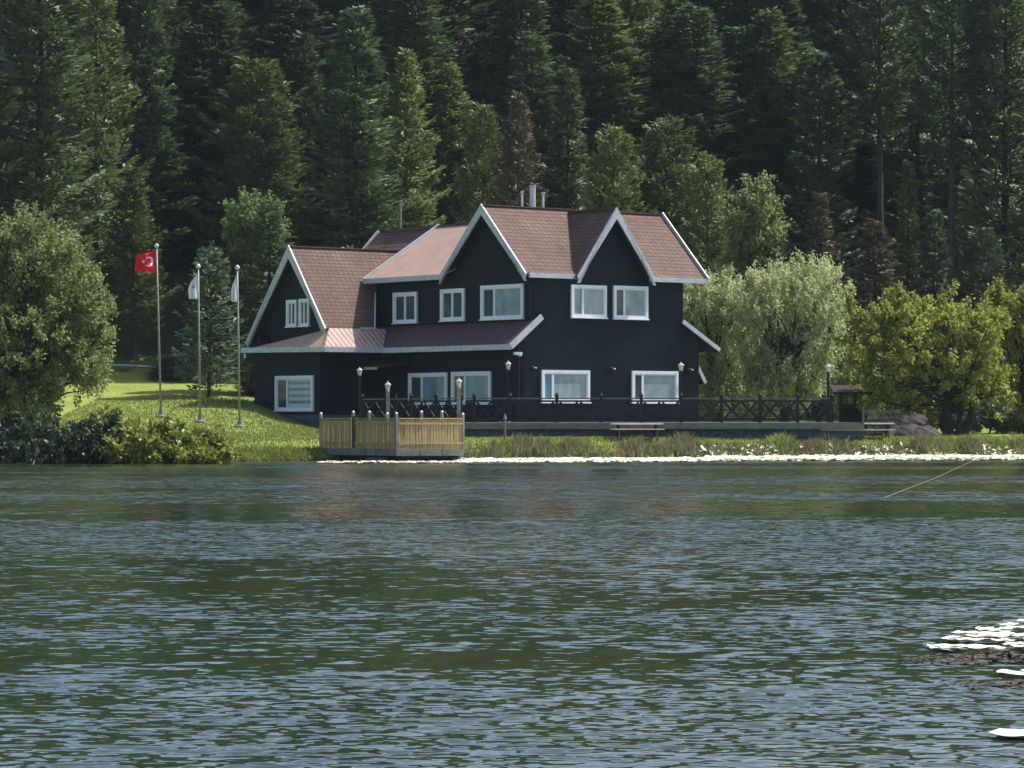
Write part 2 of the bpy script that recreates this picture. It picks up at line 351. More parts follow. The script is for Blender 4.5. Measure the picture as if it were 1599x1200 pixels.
# walls
wl = MB()
T = 0.2
wl.prism([(0, 0, 5.2), (0, 9.9, 5.2), (0, 10.73, 5.2), (0, 10.73, 7.55), (0, 5.25, 7.55), (0, 2.75, 9.95), (0, 0.25, 7.45), (0, 0, 7.3)], (T, 0, 0))   # upper left front with gable
wl.prism([(-.6, 0, .6), (-.6, 9.6, .6), (-.6, 9.6, 4.9), (-.6, 0, 4.9)], (T, 0, 0))                                               # lower left front
wl.prism([(-.6, 0, .6), (9.13, 0, .6), (9.13, 0, 4.75), (8.23, 0, 5.4), (8.23, 0, 7.36), (6.1, 0, 7.36), (4.16, 0, 9.85), (2.3, 0, 7.36), (0, 0, 7.36), (0, 0, 5.25), (-.6, 0, 4.75)], (0, T, 0))
wl.prism([(8.23, 0.2, 5.0), (8.23, 5.6, 5.0), (8.23, 5.6, 7.4), (8.23, 2.75, 10.1), (8.23, 0.2, 7.4)], (-T, 0, 0))                # upper right end
wl.prism([(9.13, 0.2, .6), (9.13, 8, .6), (9.13, 8, 4.7), (9.13, 0.2, 4.7)], (-T, 0, 0))
wl.prism([(-3.74, 9.6, .6), (-.6, 9.6, .6), (-.6, 9.6, 4.9), (-3.74, 9.6, 4.9)], (0, T, 0))                                        # wing, right side
wl.prism([(-3.74, 9.8, .6), (-3.74, 14.6, .6), (-3.74, 14.6, 4.75), (-3.74, 9.8, 4.75)], (T, 0, 0))                                # wing front, ground floor
wl.prism([(-3.1, 9.5, 4.6), (-3.1, 15.2, 4.6), (-3.1, 12.26, 8.6), (-3.1, 9.6, 5.2)], (T, 0, 0))                                   # wing gable
wl.prism([(-3.6, 14.6, .6), (5, 14.6, .6), (5, 14.6, 5.1), (-3.6, 14.6, 5.1)], (0, -T, 0))
wl.prism([(0.2, 10.73, 5.0), (7.4, 10.73, 5.0), (7.4, 10.73, 7.6), (3.6, 10.73, 9.7), (0.2, 10.73, 7.7)], (0, -T, 0))             # upper left end
wl.prism([(9, 8, .6), (-3, 14.5, .6), (5, 14.5, .6), (9, 9, .6)], (0, 0, 3))
hp(wl, 'wall', 'wall')
# corner boards
cb = MB(); cb.box(-.035, .0, -.02, .10, 5.3, 7.3); cb.box(-.635, -.6, -.02, .10, .6, 4.7); hp(cb, 'corner_board', 'darkwood')
st = MB(); st.box(-3.84, -3.742, 9.50, 14.7, .3, 1.64); st.box(-3.74, -.6, 9.5, 9.598, .3, 1.64); hp(st, 'stone_base', 'stone')
st = MB(); st.box(-3.90, -3.842, 9.5, 14.7, 1.36, 1.42); hp(st, 'base_moulding', 'stone')
# roofs
def roof(name, pts, m, th=0.12):
    o = hp(MB().prism(pts, (0, 0, -.05)), name, m)
    k = hp(MB().prism([(x, y, z - .053) for x, y, z in pts], (0, 0, -(th - .04))), 'soffit', 'darkwood'); k.parent = o
    return o
PZ = 10.28
roof('roof', [(-.4, -.2, 7.38), (2.13, -.2, 7.38), (4.16, 2.6, 7.38 + 2.8 / 2.95 * (PZ - 7.38)), (6.22, -.2, 7.38), (9.4, -.2, 7.38), (9.4, 2.75, PZ), (-.4, 2.75, PZ)], 'shingle')
roof('roof', [(-.4, 5.6, 7.5), (-.4, 2.75, PZ), (9.4, 2.75, PZ), (9.4, 5.7, 7.38)], 'shingle')
roof('dormer_roof', [(2.1, -.42, 7.36), (4.16, -.42, 10.16), (4.16, 2.68, 10.16), (2.1, -.18, 7.36)], 'shingle')
roof('dormer_roof', [(6.25, -.42, 7.36), (6.25, -.18, 7.36), (4.16, 2.68, 10.16), (4.16, -.42, 10.16)], 'shingle')
roof('low_pitch_roof', [(-.4, 5.45, 7.5), (3.62, 2.9, 9.96), (3.62, 11.02, 9.96), (-.4, 11.02, 7.5)], 'sheet_v')
roof('low_pitch_roof', [(3.62, 2.9, 9.96), (7.8, 2.9, 7.5), (7.8, 15, 7.5), (3.62, 15, 9.96)], 'sheet_v')
roof('rear_roof', [(0.6, 11.04, 6.9), (3.62, 11.04, 9.90), (3.62, 15.55, 9.90), (1.9, 15.55, 8.2), (0.6, 15.55, 6.9)], 'shingle')
WZ = 8.88
roof('wing_roof', [(-3.5, 9.55, 5.33), (-0.95, 9.55, 5.33), (-0.05, 10.74, 6.85), (0.4, 10.76, 6.86), (1.4, 11.02, 7.2), (2.6, 12.26, WZ), (-3.5, 12.26, WZ)], 'shingle')
roof('wing_roof', [(-3.5, 15.5, 4.9), (-3.5, 12.26, WZ), (2.6, 12.26, WZ), (4, 15.5, 4.9)], 'shingle')
FV, FU = 8.42, -4.35
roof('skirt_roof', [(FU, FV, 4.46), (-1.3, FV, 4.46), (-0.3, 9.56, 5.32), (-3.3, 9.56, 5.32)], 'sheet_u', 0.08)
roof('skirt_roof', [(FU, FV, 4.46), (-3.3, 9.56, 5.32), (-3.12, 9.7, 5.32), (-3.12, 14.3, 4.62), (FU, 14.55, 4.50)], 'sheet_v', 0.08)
roof('porch_roof', [(-1.3, -.35, 4.46), (.06, -.35, 5.5), (0.06, 10.5, 5.48), (-1.3, FV, 4.44)], 'leanto', 0.08)
roof('side_roof', [(8.1, -.2, 5.52), (10.05, -.2, 4.42), (10.05, 5, 4.42), (8.1, 5, 5.52)], 'shingle', 0.1)
roof('side_canopy', [(9.14, .6, 4.25), (9.95, .6, 3.05), (9.95, 3, 3.05), (9.14, 3, 4.25)], 'shingle', 0.08)
# ridge caps
rc = MB(); rc.bar((-.4, 2.75, PZ + .01), (9.4, 2.75, PZ + .01), .22, .05); rc.bar((4.16, -.4, 10.17), (4.16, 2.6, 10.17), .2, .05)
rc.bar((-3.5, 12.26, WZ + .01), (2.5, 12.26, WZ + .01), .2, .05); rc.bar((3.62, 3.2, 9.97), (3.62, 15.4, 9.97), .2, .05); hp(rc, 'ridge_cap', 'shingle')
# white boards
def gable(axis, c, a, p, b, wdt, th=0.07, sgn=-1):
    mk = (lambda s, z: (c, s, z)) if axis == 'u' else (lambda s, z: (s, c, z))
    d = (sgn * th, 0, 0) if axis == 'u' else (0, sgn * th, 0)
    m_ = MB()
    for e in (a, b):
        sl_ = Vector((p[0] - e[0], p[1] - e[1])); ln = sl_.length; n_ = wdt * ln / abs(sl_.x)   # vertical width
        m_.prism([mk(*e), mk(*p), mk(p[0], p[1] - n_), mk(e[0] + (p[0] - e[0]) * wdt * abs(sl_.y) / ln / ln * 0.0, e[1] - n_ * 0.0 - wdt * 1.0), mk(e[0] + math.copysign(n_ * abs(sl_.x) / abs(sl_.y) - wdt * abs(sl_.x) / abs(sl_.y), p[0] - e[0]), e[1] - wdt)], d)
    return hp(m_, 'gable_board', 'trim')
gable('u', -.4, (5.65, 7.42), (2.75, PZ + .05), (-.22, 7.36), .30)
gable('v', -.42, (2.05, 7.32), (4.16, 10.22), (6.3, 7.32), .28)
gable('u', -3.5, (15.55, 4.86), (12.26, WZ + .06), (9.5, 5.30), .33)
def fascia(p, q, ht=.22, wd=.07): return hp(MB().bar(p, q, wd, ht), 'fascia_board', 'trim')
fascia((-.44, 5.55, 7.42), (-.44, 11.05, 7.42))
fascia((-.3, -.24, 7.30), (2.3, -.24, 7.30), .2); fascia((6.15, -.24, 7.30), (9.42, -.24, 7.30), .2)
fascia((FU - .03, FV - .03, 4.38), (-1.3, FV - .03, 4.38), .22); fascia((FU - .03, FV - .06, 4.38), (FU - .03, 14.65, 4.44), .22)
fascia((-1.34, FV - .05, 4.37), (-1.34, -.36, 4.37), .22)
hp(MB().bar((-1.36, -.39, 4.38), (.25, -.39, 5.62), .07, .24), 'rake_board', 'trim')
hp(MB().bar((8.0, -.24, 5.58), (10.1, -.24, 4.4), .07, .17), 'rake_board', 'trim')
hp(MB().bar((9.16, .56, 4.3), (10.0, .56, 3.0), .07, .16), 'rake_board', 'trim')
hp(MB().bar((9.43, -.24, 7.36), (9.43, 2.75, PZ + .04), .07, .2), 'rake_board', 'trim')
hp(MB().bar((-.42, 11.05, 7.5), (3.66, 11.05, 10.0), .09, .16), 'rake_board', 'trim')
hp(MB().bar((0.7, 15.58, 7.0), (3.66, 15.58, 9.96), .07, .14), 'rake_board', 'trim')
hp(MB().bar((-0.95, 9.52, 5.38), (-0.05, 10.72, 6.9), .06, .12).bar((-1.75, 9.5, 5.33), (-0.9, 9.5, 5.33), .08, .1), 'roof_flashing', 'trim')
sw = MB().prism([(9.13, .62, 4.2), (9.9, .62, 3.1), (9.13, .62, 3.1)], (0, .08, 0)); hp(sw, 'canopy_bracket', 'wall')
# windows: outer frame box ring proud of the wall, mullion, two panes
def window(axis, c, a, b, z0, z1, split=0.33, left='darkpane', right='curtained', fw=.13, blind=False, lit='left'):
    """a<b along the wall in picture order left->right"""
    if axis == 'u': mk = lambda s0, s1, d0, d1, za, zb, mb: mb.box(c - d1, c - d0, min(s0, s1), max(s0, s1), za, zb)
    else: mk = lambda s0, s1, d0, d1, za, zb, mb: mb.box(min(s0, s1), max(s0, s1), c - d1, c - d0, za, zb)
    sg = 1 if b > a else -1; f = fw * sg
    fr = MB(); mk(a, a + f, .002, .09, z0, z1, fr); mk(b - f, b, .002, .09, z0, z1, fr)
    mk(a + f, b - f, .002, .085, z1 - fw, z1, fr); mk(a + f, b - f, .002, .085, z0, z0 + fw, fr)
    win = hp(fr, 'window', 'frame')
    x = a + f + (b - a - 2 * f) * split
    k = fw * .38 * sg
    ms = MB(); mk(x - k, x + k, .004, .07, z0 + fw, z1 - fw, ms)
    e = .05 * sg
    mk(a + f, a + f + e, .004, .05, z0 + fw, z1 - fw, ms); mk(b - f - e, b - f, .004, .05, z0 + fw, z1 - fw, ms)
    mk(a + f + e, x - k, .004, .05, z1 - fw - .05, z1 - fw, ms); mk(x + k, b - f - e, .004, .05, z1 - fw - .05, z1 - fw, ms)
    o = hp(ms, 'sash', 'frame'); o.parent = win
    p = MB(); mk(a + f + e, x - k, .003, .02, z0 + fw, z1 - fw - .05, p); o = hp(p, 'pane', left); o.parent = win
    p = MB(); mk(x + k, b - f - e, .003, .021, z0 + fw, z1 - fw - .05, p); o = hp(p, 'pane', right); o.parent = win
    si = MB(); mk(a - .03 * sg, b + .03 * sg, .0025, .14, z0 - .05, z0 - .002, si); o = hp(si, 'sill', 'frame'); o.parent = win
    if blind:
        bl = MB(); h = (z1 - z0 - 2 * fw) / 9
        for i in range(5): mk(x + k + .05 * sg, b - f - e - .03 * sg, .023, .03, z0 + fw + h * (2 * i) + .02, z0 + fw + h * (2 * i + 1) + .02, bl)
        o = hp(bl, 'blind', 'blind'); o.parent = win
    return win
window('u', 0, 9.41, 7.71, 5.58, 6.88, .5, 'darkpane', 'darkpane'); window('u', 0, 6.04, 4.4, 5.60, 6.92, .5, 'darkpane', 'darkpane')
window('u', 0, 3.27, .46, 5.58, 6.98, .3, 'darkpane', 'curtained')
window('u', -.6, 7.49, 4.8, 2.1, 3.40, .33, 'darkpane', 'bluepane'); window('u', -.6, 4.49, 1.85, 2.1, 3.42, .33, 'darkpane', 'bluepane')
window('v', 0, 2.06, 3.95, 5.65, 6.98, .3, 'bluepane', 'curtained'); window('v', 0, 4.33, 6.22, 5.64, 7.0, .28, 'darkpane', 'curtained')
window('v', 0, .5, 3.05, 2.15, 3.46, .2, 'bluepane', 'curtained'); window('v', 0, 5.34, 7.9, 2.15, 3.47, .2, 'darkpane', 'curtained')
window('u', -3.74, 12.9, 10.05, 1.83, 3.31, .3, 'darkpane', 'bluepane', blind=True)
window('u', -3.1, 12.98, 12.22, 5.46, 6.60, .5, 'darkpane', 'darkpane', .11); window('u', -3.1, 12.02, 11.27, 5.46, 6.62, .5, 'darkpane', 'darkpane', .11)
# door, canopy over it
dr = hp(MB().box(-.66, -.602, 8.15, 9.2, 1.33, 3.3), 'door', 'brownwood')
for z0, z1 in ((1.5, 2.25), (2.35, 3.1)):
    o = hp(MB().box(-.68, -.661, 8.3, 9.05, z0, z1), 'door_panel', 'darkwood'); o.parent = dr
o = hp(MB().tube([(-.74, 8.25, 2.3), (-.74, 8.25, 2.5)], .015), 'handle', 'metal'); o.parent = dr
hp(MB().prism([(-1.9, 7.4, 3.72), (-.6, 7.2, 3.95), (-.6, 9.58, 3.95), (-1.9, 9.4, 3.72)], (0, 0, -.1)), 'door_canopy', 'darkwood')
hp(MB().box(-1.98, -1.9, 8.0, 8.9, 3.55, 3.66), 'canopy_light', 'metal')
# chimneys, mast, wall lamps
hp(MB().tube([(2.4, 2.9, 10.1), (2.4, 2.9, 11.2)], .125, 14).tube([(2.4, 2.9, 11.2), (2.4, 2.9, 11.24)], .15, 14), 'chimney', 'metal', smooth=False)
hp(MB().tube([(1.83, 2.9, 10.3), (1.83, 2.9, 10.95)], .05, 8).tube([(1.83, 2.9, 10.9), (1.83, 2.9, 10.98)], .07, 8), 'vent_pipe', 'metal')
hp(MB().tube([(2.97, 2.9, 10.3), (2.97, 2.9, 10.95)], .05, 8).tube([(2.97, 2.9, 10.9), (2.97, 2.9, 10.98)], .07, 8), 'vent_pipe', 'metal')
an = hp(MB().tube([(3.62, 13.85, 9.9), (3.62, 13.85, 11.15)], .045, 8), 'antenna_mast', 'polemetal')
o = hp(MB().box(3.56, 3.68, 13.8, 13.9, 11.0, 11.25).tube([(3.5, 14.1, 11.17), (3.8, 13.2, 11.17)], .03, 6), 'antenna_arm', 'polemetal'); o.parent = an
for u in (-.05, 4.15, 8.45):
    l_ = hp(MB().lathe([(.05, -.09), (.12, -.05), (.14, .02), (.10, .09), (.03, .12)], (u, -.16, 3.5), 12).tube([(u, -.03, 3.52), (u, -.12, 3.52)], .04), 'wall_lamp', 'darkwood', smooth=True)
    o = hp(MB().lathe([(.05, 0), (.08, .03), (.05, .06)], (u + .06, -.24, 3.5), 10), 'lamp_lens', 'metal', smooth=True); o.parent = l_
hp(MB().box(-1.0, -.62, -.2, -.08, 4.05, 4.17).box(-.66, -.6, -.12, .05, 4.0, 4.1), 'security_camera', 'frame')
hp(MB().tube([(FU + .02, 14.45, 4.3), (FU + .02, 14.45, 4.1)], .05, 8), 'gutter_outlet', 'frame')

# ------------------------------------------------------------------ terrace and its railing
T0 = Vector((-1.92, 118.0)); TL = Vector((-6.2, 123.4)); TR = Vector((13.2, 118.0))
ter = thing('terrace', 'raised grey stone terrace running along the front of the black house', 'terrace', (T0.x, T0.y, .6))
def tw(mb, name, m, par, **k): return mb.build(name, m, par, off=(-par.location.x, -par.location.y, -par.location.z), **k)
tw(MB().prism([(T0.x, T0.y, 1.08), (TR.x, TR.y, 1.08), (13.2, 133, 1.08), (7.9, 133.6, 1.08), (.4, 127.6, 1.08), (-5.4, 135, 1.08), (-6.6, 131.6, 1.08), (TL.x, TL.y, 1.08)], (0, 0, .25)), 'paving_slab', 'ledge', ter)
tw(MB().prism([(T0.x + .1, T0.y + .22, .3), (TR.x, TR.y + .22, .3), (13.1, 132.9, .3), (7.9, 133.5, .3), (.4, 127.6, .3), (-5.4, 135, .3), (-6.5, 131.6, .3), (TL.x + .15, TL.y + .1, .3)], (0, 0, .778)), 'retaining_wall', 'stone', ter)
rl = thing('terrace_railing', 'long black timber railing with crossed diagonal braces around the terrace', 'railing', (T0.x, T0.y, 1.33))
postpx = [741, 797, 870, 939, 1002, 1064, 1127, 1187, 1246, 1299]
posts = [Vector((PX(p, 118.12), 118.12)) for p in postpx]
dirA = (TL - T0).normalized(); lposts = [T0 + Vector((0.1, .15)) + dirA * t for t in (0.15, 1.7, 3.3, 4.9, 6.5)]
def post(p, h=1.0):
    tw(MB().box(p.x - .06, p.x + .06, p.y - .06, p.y + .06, 1.331, 1.33 + h).lathe([(.075, 0), (.085, .03), (.05, .07), (.02, .12)], (p.x, p.y, 1.33 + h - .002), 8), 'post', 'darkwood', rl)
for p in posts + lposts: post(p)
def panel(a, b):
    a3, b3 = Vector((*a, 0)), Vector((*b, 0)); d = (b3 - a3).normalized(); a3 = a3 + d * .06; b3 = b3 - d * .06
    def q(t, z): r = a3.lerp(b3, t); return Vector((r.x, r.y, 1.33 + z))
    tw(MB().bar(q(0, .90), q(1, .90), .09, .05), 'handrail', 'railtop', rl)
    m_ = MB(); m_.bar(q(0, .80), q(1, .80), .05, .07); m_.bar(q(0, .12), q(1, .12), .05, .07); m_.bar(q(.5, .155), q(.5, .765), .05, .05)
    m_.bar(q(0.0, .47), q(.5 - .02, .47), .03, .04); m_.bar(q(0.52, .47), q(1, .47), .03, .04)
    n = d.cross(Vector((0, 0, 1)))
    for t0 in (0, .5):
        m_.bar(q(t0 + .03, .16) + n * .022, q(t0 + .47, .76) + n * .022, .035, .085); m_.bar(q(t0 + .03, .76) - n * .022, q(t0 + .47, .16) - n * .022, .035, .085)
    tw(m_, 'cross_brace', 'darkwood', rl)
for a, b in zip(posts, posts[1:]): panel(a, b)
panel(lposts[0] + Vector((.12, 0)), posts[0])
for a, b in zip(lposts, lposts[1:]): panel(b, a)

# ------------------------------------------------------------------ lantern posts
def lantern(name, label, x, y, zb, zl, mp, group='lantern posts around the terrace', sc=1.0):
    t = thing(name, label, 'lamp post', (x, y, zb), 0, group); q_ = .82
    h = zl - zb
    MB().box(-.045 * sc, .045 * sc, -.045 * sc, .045 * sc, 0, h - .12).lathe([(.07, h - .16), (.09, h - .12), (.04, h - .09)], (0, 0, 0), 8).build('post', mp, t)
    ln = MB().lathe([(.04, 0), (.06, .03), (.09, .17), (.095, .2)], (0, 0, h - .10), 6).build('lantern', 'lampwhite', t)
    c = MB().lathe([(.12, .0), (.12, .02), (.05, .08), (.02, .1), (.025, .12), (.005, .15)], (0, 0, h + .101), 6).build('lantern_cap', 'lampwhite', t)
    return t
lantern('lantern_post', 'white lantern on a dark post before the blank wall left of the entrance', PX(562, 122), 122.0, ground(PX(562, 122), 122) , ZY(583, 122), 'darkwood')
lantern('lantern_post', 'white lantern on a grey post rising behind the middle of the yellow deck', PX(606, 113), 113.0, ground(PX(606, 113), 113), ZY(606, 113), 'greywood', sc=1.3)
lantern('lantern_post', 'white lantern on a tall grey post at the right corner of the yellow deck', PX(717, 109.6), 109.6, -.2, ZY(601, 109.6), 'greywood', sc=1.4)
lantern('lantern_post', 'white lantern on a dark post where the dark porch wall meets the blue black wall', PX(794, 118.4), 118.45, 1.33, ZY(573, 118), 'darkwood')
lantern('lantern_post', 'white lantern on a dark post beside the rightmost ground floor window', PX(1064, 118.4), 118.5, 1.33, ZY(575, 118), 'darkwood')
lantern('lantern_post', 'white lantern on a dark post at the far right end of the railing', PX(1294, 118.4), 118.5, 1.33, ZY(577, 118), 'darkwood')
g = thing('garden_marker', 'low pale ornate post with short cross arms in the shore grass', 'garden post', (PX(789, 115), 115, .4))
MB().tube([(0, 0, 0), (0, 0, 1.0)], [.05, .03], 8).lathe([(.02, 1.0), (.07, 1.06), (.05, 1.14), (.015, 1.26)], (0, 0, 0), 8).build('stem', 'greywood', g)
MB().tube([(-.16, 0, .93), (.16, 0, .93)], .03, 6).lathe([(.02, .9), (.05, .93), (.02, .98)], (-.17, 0, 0), 6).lathe([(.02, .9), (.05, .93), (.02, .98)], (.17, 0, 0), 6).build('arm', 'greywood', g)

# ------------------------------------------------------------------ wooden deck over the water
deck = thing('wooden_deck', 'small timber viewing deck with yellow slatted fence standing over the water', 'deck', (-3.94, 107.5, 0), TH)
# local: u along right face (0..2.9), v along left face (0..4.5)
def dk(mb, name, m, **k): return mb.build(name, m, deck, **k)
dk(MB().box(0, 2.85, 0, 4.5, .36, .42), 'floor', 'greywood')
dk(MB().box(-.06, -.002, -.06, 4.5, .20, .44), 'edge_beam', 'greywood')
for a, b in ((0, .94), (.97, 1.9), (1.93, 2.85)): dk(MB().box(a, b, -.06, -.002, .19, .41), 'edge_beam', 'ledge')
dk(MB().box(.1, 2.7, .1, 4.4, .08, .30), 'joists', 'darkwood')
for u, v in ((.3, .3), (2.5, .3), (.3, 2.2), (.3, 4.1), (2.5, 4.1), (1.4, .3)): dk(MB().tube([(u, v, -1.2), (u, v, .2)], .11, 10), 'pile', 'darkwood')
dk(MB().box(-.2, 2.9, .6, 1.5, -.3, .14), 'footing', 'stone')
def slats(p, q, n, name='fence_panel'):
    m_ = MB(); p, q = Vector(p), Vector(q); dd = (q - p); rr = random.Random(n)
    nrm = dd.normalized().cross(Vector((0, 0, 1)))
    for i in range(n):
        a = (i + .07 + rr.random() * .05) / n; b = (i + .90 + rr.random() * .05) / n
        A, B = p + dd * a, p + dd * b; o_ = nrm * rr.uniform(-.012, .012)
        m_.bar(A.lerp(B, .5) + o_ + Vector((0, 0, .43)), A.lerp(B, .5) + o_ + Vector((0, 0, 1.42)), (B - A).length, .028, nrm)
    return dk(m_, name, 'pine')
def rails(p, q):
    p, q = Vector(p), Vector(q)
    dk(MB().bar(p + Vector((0, 0, 1.47)), q + Vector((0, 0, 1.47)), .10, .05), 'top_rail', 'pine')
    n = (q - p).normalized().cross(Vector((0, 0, 1))) * .035
    dk(MB().bar(p + n + Vector((0, 0, 1.3)), q + n + Vector((0, 0, 1.3)), .03, .07).bar(p + n + Vector((0, 0, .62)), q + n + Vector((0, 0, .62)), .03, .07), 'cross_rail', 'pine')
slats((0, 4.45, 0), (0, 2.62, 0), 13); rails((0, 4.45, 0), (0, 2.66, 0))
slats((0, 2.38, 0), (0, .06, 0), 17); rails((0, 2.42, 0), (0, 0, 0))
slats((.06, 0, 0), (2.8, 0, 0), 22); rails((0.06, 0, 0), (2.8, 0, 0))
dk(MB().bar((-.05, 2.3, .52), (-.05, .45, .52), .03, .07).bar((-.05, .40, .50), (-.05, .40, .80), .05, .07), 'kick_board', 'pine')
for u, v, h, c in ((0, 4.5, 1.62, 1), (0, 2.5, 1.56, 0), (-.03, -.03, 1.62, 1), (2.85, 0, 1.6, 1), (2.85, 4.45, 1.62, 1), (1.4, 4.5, 1.68, 1), (2.85, 2.4, 1.68, 1), (2.1, 4.5, 1.68, 1), (2.85, 1.2, 1.68, 1)):
    o = dk(MB().box(u - .045, u + .045, v - .045, v + .045, .3, h), 'post', 'greywood' if c else 'darkwood')
    if c:
        k = MB().lathe([(.052, 0), (.055, .04), (.02, .07)], (u, v, h), 6).build('post_cap', 'metal', deck); k.parent = o

# ------------------------------------------------------------------ flagpoles
def flagpole(label, px, toppx, Y, basepy, toppy, kind):
    X = PX(px, Y); z0 = ground(X, Y); zt = ZY(toppy, Y); lean = PX(toppx, Y) - X
    t = thing('flagpole', label, 'flagpole', (X, Y, z0), 0, 'flagpoles on the lawn beside the house'); h = zt - z0
    MB().tube([(0, 0, -.1), (lean * .5, 0, h * .5), (lean, 0, h)], [.046, .042, .03], 10).build('pole', 'polemetal', t, smooth=True)
    MB().lathe([(.02, 0), (.09, .05), (.10, .1), (.06, .17), (.01, .2)], (lean, 0, h), 10).build('finial', 'metal', t, smooth=True)
    MB().lathe([(.25, -.1), (.22, .08), (.09, .12), (.08, .3)], (0, 0, 0), 12).build('base', 'polemetal', t)
    return t, lean, h
def cloth(fn, nu, nv, name, m, t, th=0.012):
    m_ = MB(); m_.v = [tuple(fn(i / nu, j / nv)) for j in range(nv + 1) for i in range(nu + 1)]
    m_.f = [(j * (nu + 1) + i, j * (nu + 1) + i + 1, (j + 1) * (nu + 1) + i + 1, (j + 1) * (nu + 1) + i) for j in range(nv) for i in range(nu)]
    o = m_.build(name, m, t, smooth=True); s = o.modifiers.new('thick', 'SOLIDIFY'); s.thickness = th; s.offset = 0; return o
t, ln, h = flagpole('tallest flagpole, flying a red flag with a white crescent and star', 252, 245, 128, 645, 388, 'r')
def redflag(u, v):      # u from pole out to the left, v from top to bottom
    x = ln - .03 - u * .83; z = h - .02 - v * (0.95 - .16 * u) - u * .34 * (1 - v * .6) - .04 * math.sin(u * 5 + v * 2)
    y = .15 * math.sin(u * 8 + v * 2.5) * (.3 + u) + .05 * math.sin(v * 6)
    return (x, y, z)
fl = cloth(redflag, 24, 16, 'flag', 'red', t)
def onflag(pu, pv, e=.02):
    x, y, z = redflag(pu, pv); return (x, y - e, z)
def flagpoly(pts, name, m, fn=onflag):
    m_ = MB(); m_.v = [fn(*p) for p in pts]; n = len(pts) // 2
    m_.f = [(i, (i + 1) % n, n + (i + 1) % n, n + i) for i in range(n)] if name == 'crescent' else [tuple(range(len(pts)))]
    o = m_.build(name, m, t); o.parent = fl; return o
cres_o = [(.36 + .20 * math.cos(a), .5 + .27 * math.sin(a)) for a in [R(25 + 310 * i / 30) for i in range(31)]]
m_ = MB(); oc = []
for i in range(31):
    a = R(32 + 296 * i / 30); oc.append((.33 + .19 * math.cos(a), .48 + .27 * math.sin(a)))
ic = []
for i in range(31):
    a = R(42 + 276 * i / 30); ic.append((.375 + .15 * math.cos(a), .48 + .21 * math.sin(a)))
m_.v = [onflag(*p) for p in oc + ic]; m_.f = [(i, i + 1, 32 + i, 31 + i) for i in range(30)]
o = m_.build('crescent', 'whitecloth', t); o.parent = fl
sp = [(.60 + (.10 if i % 2 == 0 else .04) * math.cos(R(36 * i)), .48 + (.135 if i % 2 == 0 else .055) * math.sin(R(36 * i))) for i in range(10)]
m_ = MB(); m_.v = [onflag(*p) for p in sp] + [onflag(.60, .48)]; m_.f = [(i, (i + 1) % 10, 10) for i in range(10)]
o = m_.build('star', 'whitecloth', t); o.parent = fl
t, ln, h = flagpole('middle flagpole with a limp white flag bearing a small dark emblem', 313, 310, 126, 657, 420, 'w')
def wf(u, v, w=.36, H=1.1):
    sp_ = math.sin(min(1, v * 1.25) * math.pi * .62)
    x = ln - .03 - u * w * sp_; z = h - .12 - v * H * (1 - .12 * u) - u * .12; y = .09 * math.sin(u * 11 + 1) * v
    return (x, y, z)
fl = cloth(wf, 18, 14, 'flag', 'whitecloth', t)
m_ = MB(); m_.v = [(lambda p: (p[0], p[1] - .03, p[2]))(wf(.42 + .2 * math.cos(R(30 * i)), .52 + .09 * math.sin(R(30 * i)))) for i in range(12)]; m_.f = [tuple(range(12))]
o = m_.build('emblem', 'emblem', t); o.parent = fl
t, ln, h = flagpole('shortest flagpole, nearest the house, with a furled white flag', 375, 371, 124, 665, 422, 'w')
fl = cloth(lambda u, v: wf(u, v, .20, 1.15), 14, 14, 'flag', 'whitecloth', t)

# ------------------------------------------------------------------ picnic tables, bench, rail, shed, rocks
def picnic(label, X, Y, ln, rz, zb, dz=0):
    t = thing('picnic_table', label, 'picnic table', (X, Y, zb), rz, 'picnic tables on the shore'); h = .75 + dz
    MB().box(-ln / 2, ln / 2, -.36, .36, h - .05, h).build('table_top', 'tabletop', t, bevel=.01)
    for s in (-1, 1): MB().box(-ln / 2, ln / 2, s * .72 - .13, s * .72 + .13, .41, .45).build('seat', 'tabletop', t)
    for x in (-ln / 2 + .25, ln / 2 - .25):
        MB().bar((x, -.25, h - .06), (x, -.68, 0), .06, .09).bar((x + .002, .25, h - .06), (x + .002, .68, 0), .06, .09).bar((x - .06, -.84, .36), (x - .06, .84, .36), .04, .09).build('leg', 'darkwood', t)
    return t
X1 = PX(995, 116.8); picnic('picnic table with sunlit top in front of the railing, middle of the terrace', X1, 116.8, 1.9, R(3), ground(X1, 116.8) - .02, -.10)
X2 = PX(1338, 119); picnic('longer picnic table beyond the right end of the terrace', X2, 119.0, 2.8, R(-2), ground(X2, 119) - .1, -.06)
b = thing('wooden_bench', 'dark wooden bench under the big leafy tree at the left edge', 'bench', (PX(32, 112), 112, ground(PX(32, 112), 112)), R(5))
MB().box(-.5, .5, -.2, .2, .42, .47).build('seat', 'darkwood', b); MB().box(-.5, .5, .2, .24, .6, .72).box(-.5, .5, .2, .24, .8, .9).build('backrest', 'darkwood', b)
for x in (-.45, .45): MB().box(x - .03, x + .03, .15, .2, 0, .95).box(x - .03, x + .03, -.2, -.15, 0, .42).build('leg', 'darkwood', b)
Xr = PX(235, 150); gr = thing('pole_fence', 'low pale pole rail fence at the back of the left lawn', 'fence', (Xr, 150, ground(Xr, 150)))
zr = ZY(573, 150) - gr.location.z
MB().tube([(-2.2, 0, zr + .1), (0, .1, zr), (2.0, .1, zr - .12)], .05, 8).build('rail', 'metal', gr)
for x in (-2.1, -.7, .7, 1.9): MB().box(x - .05, x + .05, -.05, .05, -.2, zr + .02 - x * .04).build('post', 'greywood', gr)
